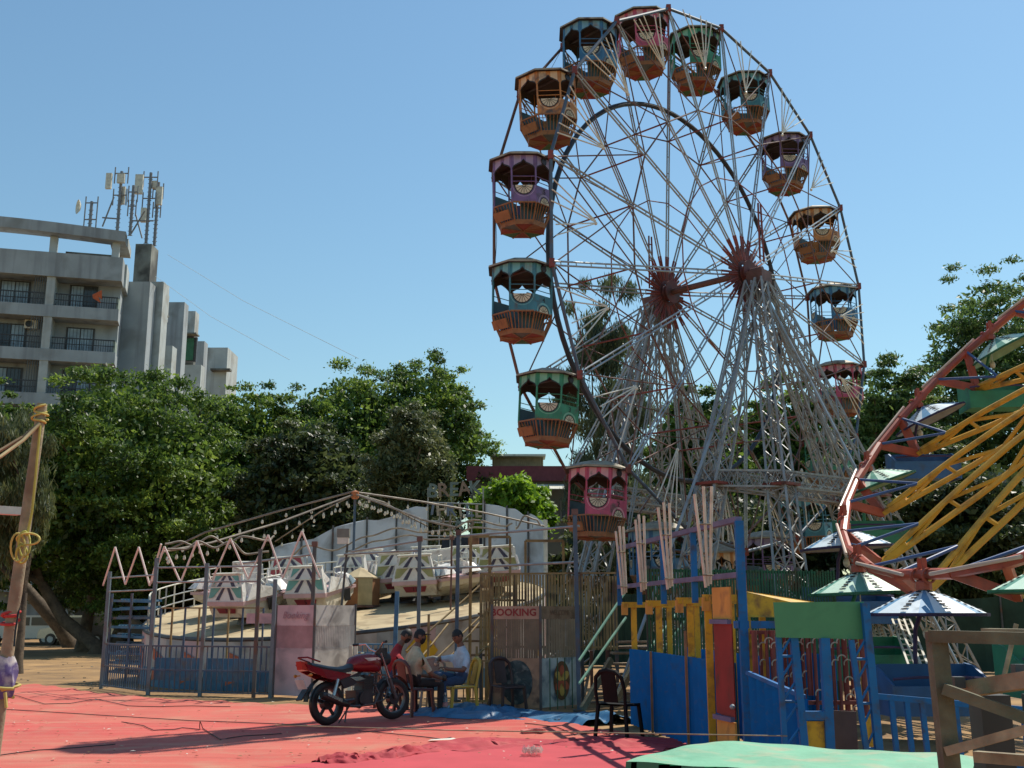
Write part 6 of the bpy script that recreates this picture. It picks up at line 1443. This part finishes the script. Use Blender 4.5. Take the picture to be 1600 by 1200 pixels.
# ---------------- people: one continuous skinned body each ----------------
skin = mat('brown_skin', (.19, .09, .055), .55, 0, .12, 8); hair = mat('black_hair', (.012, .01, .009), .6, 0, .3, 30); denim = mat('blue_denim', (.035, .07, .15), .85, 0, .2, 10); dkt = mat('charcoal_trousers', (.025, .025, .028), .85, 0, .2, 10); shoe = mat('brown_sandal', (.06, .035, .022), .6)
def person(label, J, E, cols, loc, rz, headdir, cap=False, beard=True, seed=0, fingers=()):
    """J: joint -> (pos, radius, region). E: edges. local frame: sitter faces +x"""
    t = thing('person', label, 'person')
    names = list(J); me = bpy.data.meshes.new('skeleton'); me.from_pydata([J[n][0] for n in names], [(names.index(a), names.index(c)) for a, c in E], [])
    ob = bpy.data.objects.new('skeleton', me); COL.objects.link(ob)
    sk = ob.modifiers.new('skin', 'SKIN'); ss = ob.modifiers.new('sub', 'SUBSURF'); ss.levels = 2; ss.render_levels = 2
    for i, n in enumerate(names):
        r = J[n][1]; me.skin_vertices[0].data[i].radius = (r, r) if not isinstance(r, tuple) else r
        me.skin_vertices[0].data[i].use_root = (n == 'pelvis')
    dg = bpy.context.evaluated_depsgraph_get(); bm_ = bpy.data.meshes.new_from_object(ob.evaluated_get(dg)); bpy.data.objects.remove(ob)
    b = B(); vs = [v.co.copy() for v in bm_.vertices]
    regs = ['skin', 'shirt', 'legs', 'shoe']; segs = [(V(J[a][0]), V(J[c][0]), J[a][2], J[c][2]) for a, c in E]
    faces = [tuple(p.vertices) for p in bm_.polygons]; b.v = [tuple(v) for v in vs]; b.f = faces
    for f in faces:
        c = sum((vs[i] for i in f), V((0, 0, 0)))/len(f); best = (9, 0)
        for p, q, ra, rc in segs:
            d = q-p; u = max(0, min(1, (c-p).dot(d)/d.length_squared)); dist = (c-p-d*u).length
            if dist < best[0]: best = (dist, regs.index(ra if (u < .5) else rc))
        b.m.append(best[1])
    # head, joined into the same mesh
    hp_ = V(J['head'][0]); hd = V(headdir).normalized(); x = hd; y = V((0, 0, 1)).cross(x).normalized(); z = x.cross(y); Rm = Matrix((x, y, z)).transposed()
    hc = hp_+z*.07; k0 = len(b.v)
    hb = B(); n, m = 18, 14
    for i in range(m+1):
        th = PI*i/m
        for k in range(n):
            a = 2*PI*k/n; d = V((math.sin(th)*math.cos(a), math.sin(th)*math.sin(a), math.cos(th)))
            q = V((d.x*.095, d.y*.076, d.z*.122))
            if d.z < -.2: q.x += .012*(-d.z); q.y *= 1-.22*(-d.z)
            if d.x > .93 and -.25 < d.z < .15: q.x += .022*(1-abs(d.z+.08)*3)          # nose
            if abs(d.y) > .93 and abs(d.z) < .25: q.y *= 1.16                            # ears
            if d.x > .75 and .0 < d.z < .3 and .2 < abs(d.y) < .55: q.x -= .008          # eye sockets
            hb.v.append(tuple(hc+Rm @ q))
    hb.f = [(i*n+k, (i+1)*n+k, (i+1)*n+(k+1) % n, i*n+(k+1) % n) for i in range(m) for k in range(n)]; hb.m = [0]*len(hb.f)
    b.add(hb.v, hb.f, 0)
    for w, side, fd, pd in fingers:                         # five fingers from each hand
        w = V(w); fd = V(fd).normalized(); pd = V(pd).normalized(); sd_ = fd.cross(pd).normalized()
        for q in range(4):
            L = (.062, .075, .07, .055)[q]; r0 = w+sd_*((q-1.5)*.019); k1 = r0+fd*L*.55+pd*.006; k2 = k1+fd*L*.35+pd*L*.4; b.tube([r0-fd*.015, r0, k1, k2], [.009, .0095, .0085, .006], 6, 0)
        r0 = w-fd*.04-sd_*.035*side; b.tube([r0+sd_*.02*side, r0-sd_*.012*side+fd*.02, r0-sd_*.016*side+fd*.045+pd*.01], [.012, .0105, .008], 6, 0)
    b.obj('body', [skin, cols[0], cols[1], shoe], t, True)
    hb = B()                                                # hair cap following the skull
    for i in range(8):
        th = PI*.56*i/7
        for k in range(n):
            a = 2*PI*k/n; d = V((math.sin(th)*math.cos(a), math.sin(th)*math.sin(a), math.cos(th))); lim = 1
            zz_ = d.z if d.x < .35 else max(d.z, .34); q = V((d.x*.103, d.y*.084, zz_*.131)); q += V((0, 0, .006*math.sin(k*5+i*3)))
            hb.v.append(tuple(hc+Rm @ q))
    hb.f = [(i*n+k, (i+1)*n+k, (i+1)*n+(k+1) % n, i*n+(k+1) % n) for i in range(7) for k in range(n)]; hb.m = [0]*len(hb.f)
    hb.obj('cap_crown' if cap else 'hair', mat('black_cap', (.012, .012, .014), .8) if cap else hair, t, True)
    if cap: B().prism([hc+Rm @ V((.075+.1*math.sin(q*PI/8), -.075*math.cos(q*PI/8), .048)) for q in range(9)], z*.012).obj('cap_peak', mat('black_cap'), t)
    if beard:
        fb = B()
        for i in range(5):
            th = R(98+i*15)
            for k in range(11):
                a = R(-85+17*k); d = V((math.sin(th)*math.cos(a), math.sin(th)*math.sin(a), math.cos(th))); q = V((d.x*.102+.012*(-d.z), d.y*.08*(1+.2*d.z), d.z*.127)); fb.v.append(tuple(hc+Rm @ q))
        fb.f = [(i*11+k, (i+1)*11+k, (i+1)*11+k+1, i*11+k+1) for i in range(4) for k in range(10)]; fb.m = [0]*len(fb.f); fb.obj('beard', hair, t, True)
    for s in (-1, 1): B().ell(hc+Rm @ V((.085, s*.031, .012)), (.012, .015, .009), 8, 6, 0, Rm).obj('eye', inkm, t)
    place(t, loc, rz); return t
def sitter(lean=.08, hl=(.38, .1), ll=None, rl=None, la=None, ra=None, twist=0, seat=.47):
    J = {}
    J['pelvis'] = ((-.05, 0, seat+.09), (.135, .12), 'legs'); J['waist'] = ((-.05+lean*.4, 0, seat+.24), (.125, .115), 'shirt'); J['chest'] = ((-.05+lean, 0, seat+.44), (.15, .125), 'shirt'); J['neckb'] = ((-.04+lean*1.3, 0, seat+.58), (.085, .08), 'shirt')
    J['neck'] = ((-.02+lean*1.6, 0, seat+.645), .052, 'skin'); J['head'] = ((0+lean*1.8, 0, seat+.70), .055, 'skin')
    E = [('pelvis', 'waist'), ('waist', 'chest'), ('chest', 'neckb'), ('neckb', 'neck'), ('neck', 'head')]
    for s, nm, leg, arm in ((1, 'l', ll, la), (-1, 'r', rl, ra)):
        hip, knee, ank, toe = leg; J[nm+'hip'] = (hip, .092, 'legs'); J[nm+'knee'] = (knee, .066, 'legs'); J[nm+'calf'] = (tuple(V(knee).lerp(V(ank), .4)), .062, 'legs'); J[nm+'ank'] = (ank, .044, 'legs'); J[nm+'toe'] = (toe, .036, 'shoe'); J[nm+'heel'] = (tuple(V(ank)+(V(ank)-V(knee)).normalized()*.04), .042, 'shoe')
        E += [('pelvis', nm+'hip'), (nm+'hip', nm+'knee'), (nm+'knee', nm+'calf'), (nm+'calf', nm+'ank'), (nm+'ank', nm+'heel'), (nm+'heel', nm+'toe')]
        sh, el, wr, hd = arm; J[nm+'sh'] = (sh, .068, 'shirt'); J[nm+'up'] = (tuple(V(sh).lerp(V(el), .55)), .056, 'shirt'); J[nm+'el'] = (el, .044, 'skin'); J[nm+'wr'] = (wr, .03, 'skin'); J[nm+'hd'] = (hd, (.04, .024), 'skin')
        E += [('chest', nm+'sh'), (nm+'sh', nm+'up'), (nm+'up', nm+'el'), (nm+'el', nm+'wr'), (nm+'wr', nm+'hd')]
    return J, E
shr = mat('red_tshirt', (.33, .018, .025), .85, 0, .2, 12, bump=.9, bscale=14); shb = mat('beige_shirt', (.48, .41, .29), .85, 0, .2, 12, bump=.9, bscale=14); shw = mat('pale_blue_shirt', (.48, .55, .66), .8, 0, .15, 14, bump=.9, bscale=14)
Lg = lambda s, kx=.4, ax=.42, y=.12, kz=.5: ((.04, s*.09, .53), (kx, s*y, kz), (ax, s*y, .09), (ax+.15, s*(y+.02), .035))
J, E = sitter(.12, ll=Lg(1), rl=Lg(-1, .42, .36), la=((.09, .2, .87), (.26, .27, .66), (.45, .12, .6), (.53, .1, .59)), ra=((.09, -.2, .87), (.28, -.25, .64), (.46, -.1, .58), (.54, -.06, .57)))
person('man in red shirt bending over, seated behind the motorcycle', J, E, (shr, denim), chA, R(14), (.9, -.1, -.45), seed=1, fingers=(((.56, .1, .585), 1, (1, -.2, -.1), (0, 0, -1)), ((.57, -.05, .565), -1, (1, .3, -.1), (0, 0, -1))))
J, E = sitter(.05, ll=Lg(1, .42, .44, .13), rl=Lg(-1, .43, .40, .16), la=((.02, .2, .88), (.16, .28, .66), (.38, .16, .6), (.46, .12, .6)), ra=((.02, -.2, .88), (.14, -.29, .65), (.36, -.2, .59), (.44, -.16, .585)))
person('bearded man in beige shirt and black cap, seated on maroon chair', J, E, (shb, dkt), chB, R(40), (.8, -.55, -.1), cap=True, seed=2, fingers=(((.49, .11, .6), 1, (1, -.1, -.1), (0, 0, -1)), ((.47, -.15, .585), -1, (1, .1, -.1), (0, 0, -1))))
# legs crossed: right ankle rests on the left knee
J, E = sitter(.02, ll=Lg(1, .4, .38, .1), rl=((.04, -.09, .55), (.34, -.26, .62), (.40, .12, .60), (.44, .22, .56)), la=((.0, .2, .88), (.12, .29, .70), (.34, .2, .72), (.41, .16, .74)), ra=((.0, -.2, .88), (.25, -.34, .86), (.42, -.12, .80), (.46, -.04, .80)))
person('man in pale blue shirt and jeans, seated with crossed legs on yellow chair', J, E, (shw, denim), chC, R(214), (.8, .1, -.35), beard=False, seed=3, fingers=(((.43, .14, .745), 1, (.6, -.7, .2), (0, -.3, -1)), ((.47, -.01, .8), -1, (.4, .9, 0), (.3, 0, -1))))
# ---------------- leaning wooden pole at left ----------------
Yp = 8.2
t = thing('leaning_pole', 'leaning wooden pole wrapped with ropes at the left edge', 'pole', at(-20, 1290, Yp))
a = at(66, 631, Yp); c = at(36, 845, Yp); d = at(8, 1045, Yp); e = d+(d-c).normalized()*1.6; e = d+(d-a)*(d.z/(a.z-d.z))
B().tube([e, d, d.lerp(c, .5), c, c.lerp(a, .5), a], [.05, .047, .045, .043, .04, .037], 12).obj('pole', wood, t, True)
def loops(name, px, py, n, r, m, rr=.011, sq=.5, seed=0, parent=t):
    rg = random.Random(seed); c = at(px, py, Yp); P = []
    for k in range(n*12):
        a_ = 2*PI*k/12; q = r*(1+.25*math.sin(k*.7+seed)); P.append(c+V((q*math.cos(a_), q*math.sin(a_), sq*.03*(k/12)-.02+.03*math.sin(a_*.5+seed))))
    B().tube(P, rr, 6).obj(name, m, parent, True)
loops('yellow_binding', 62, 657, 4, .046, rope_y, .009, 1.0, 1); loops('red_binding', 16, 970, 3, .052, mat('red_cord', (.4, .04, .04), .8), .012, 1, 2)
for k, (dx, dy, w, h) in enumerate(((28, 855, 14, 22), (38, 850, 10, 20), (44, 842, 18, 9), (34, 866, 8, 14))):
    P = [at(dx+w*math.cos(a_)*(.8+.1*k), dy+h*math.sin(a_), Yp-.09-.015*math.sin(a_*2)) for a_ in [2*PI*q/18 for q in range(18)]]
    B().tube(P, .008, 6, closed=True).obj('rope_coil', rope_y if k % 2 == 0 else mat('olive_rope', (.4, .38, .08), .8), t, True)
B().tube([at(63, 665, Yp-.05), at(56, 740, Yp-.07), at(50, 800, Yp-.06), at(42, 838, Yp-.06)], .01, 6).obj('rope_strand', mat('olive_rope'), t, True)
B().tube([at(52, 800, Yp+.05), at(40, 880, Yp+.06), at(30, 950, Yp), at(24, 985, Yp-.06), at(22, 1010, Yp-.08)], .007, 5).obj('hanging_wire', black, t, True)
cm_ = mat('purple_printed_cloth', (.10, .075, .22), .85, 0, .2, 6, (.5, .48, .5), .45, 9)
b = B(); prof = []
for i in range(9):
    f = i/8; p = at(8-10*f*.9, 1026+64*f, Yp); prof.append((p, .06+.04*math.sin(f*2.6)))
vs = []; n = 14
for p, r in prof: vs += [p+V((r*(1+.16*math.sin(k*2.3+p.z*20))*math.cos(2*PI*k/n), r*(1+.16*math.cos(k*3.1+p.z*14))*math.sin(2*PI*k/n), .01*math.sin(k*2))) for k in range(n)]
b.add(vs, [(i*n+k, i*n+(k+1) % n, (i+1)*n+(k+1) % n, (i+1)*n+k) for i in range(8) for k in range(n)]); b.obj('cloth_wrap', cm_, t, True)
loops('yellow_tie', 4, 1080, 2, .1, rope_y, .012, 1, 4); B().tube([at(8, 1082, Yp-.11), at(10, 1106, Yp-.12)], .012, 6).obj('tie_end', rope_y, t)
t = thing('guy_rope', 'two slack ropes from the leaning pole to the left edge', 'rope', a)
B().tube([at(62, 660, Yp-.04), at(40, 680, Yp-.1), at(0, 704, Yp-.3), at(-60, 730, Yp-.5)], .014, 6).obj('rope', mat('brown_rope', (.27, .18, .11), .9), t, True)
B().tube([at(62, 662, Yp-.05), at(36, 688, Yp-.15), at(0, 714, Yp-.4), at(-60, 745, Yp-.6)], .013, 6).obj('rope', mat('tan_rope', (.45, .35, .2), .9), t, True)
t = thing('metal_purlin', 'pale grey metal channel resting against the leaning pole', 'beam', at(-10, 797, 8.6)); bar('channel', at(-90, 792, 8.0), at(31, 799, 8.5), .055, mat('galvanised_channel', (.42, .43, .44), .45, .4), t, .03)
bpy.context.view_layer.update()
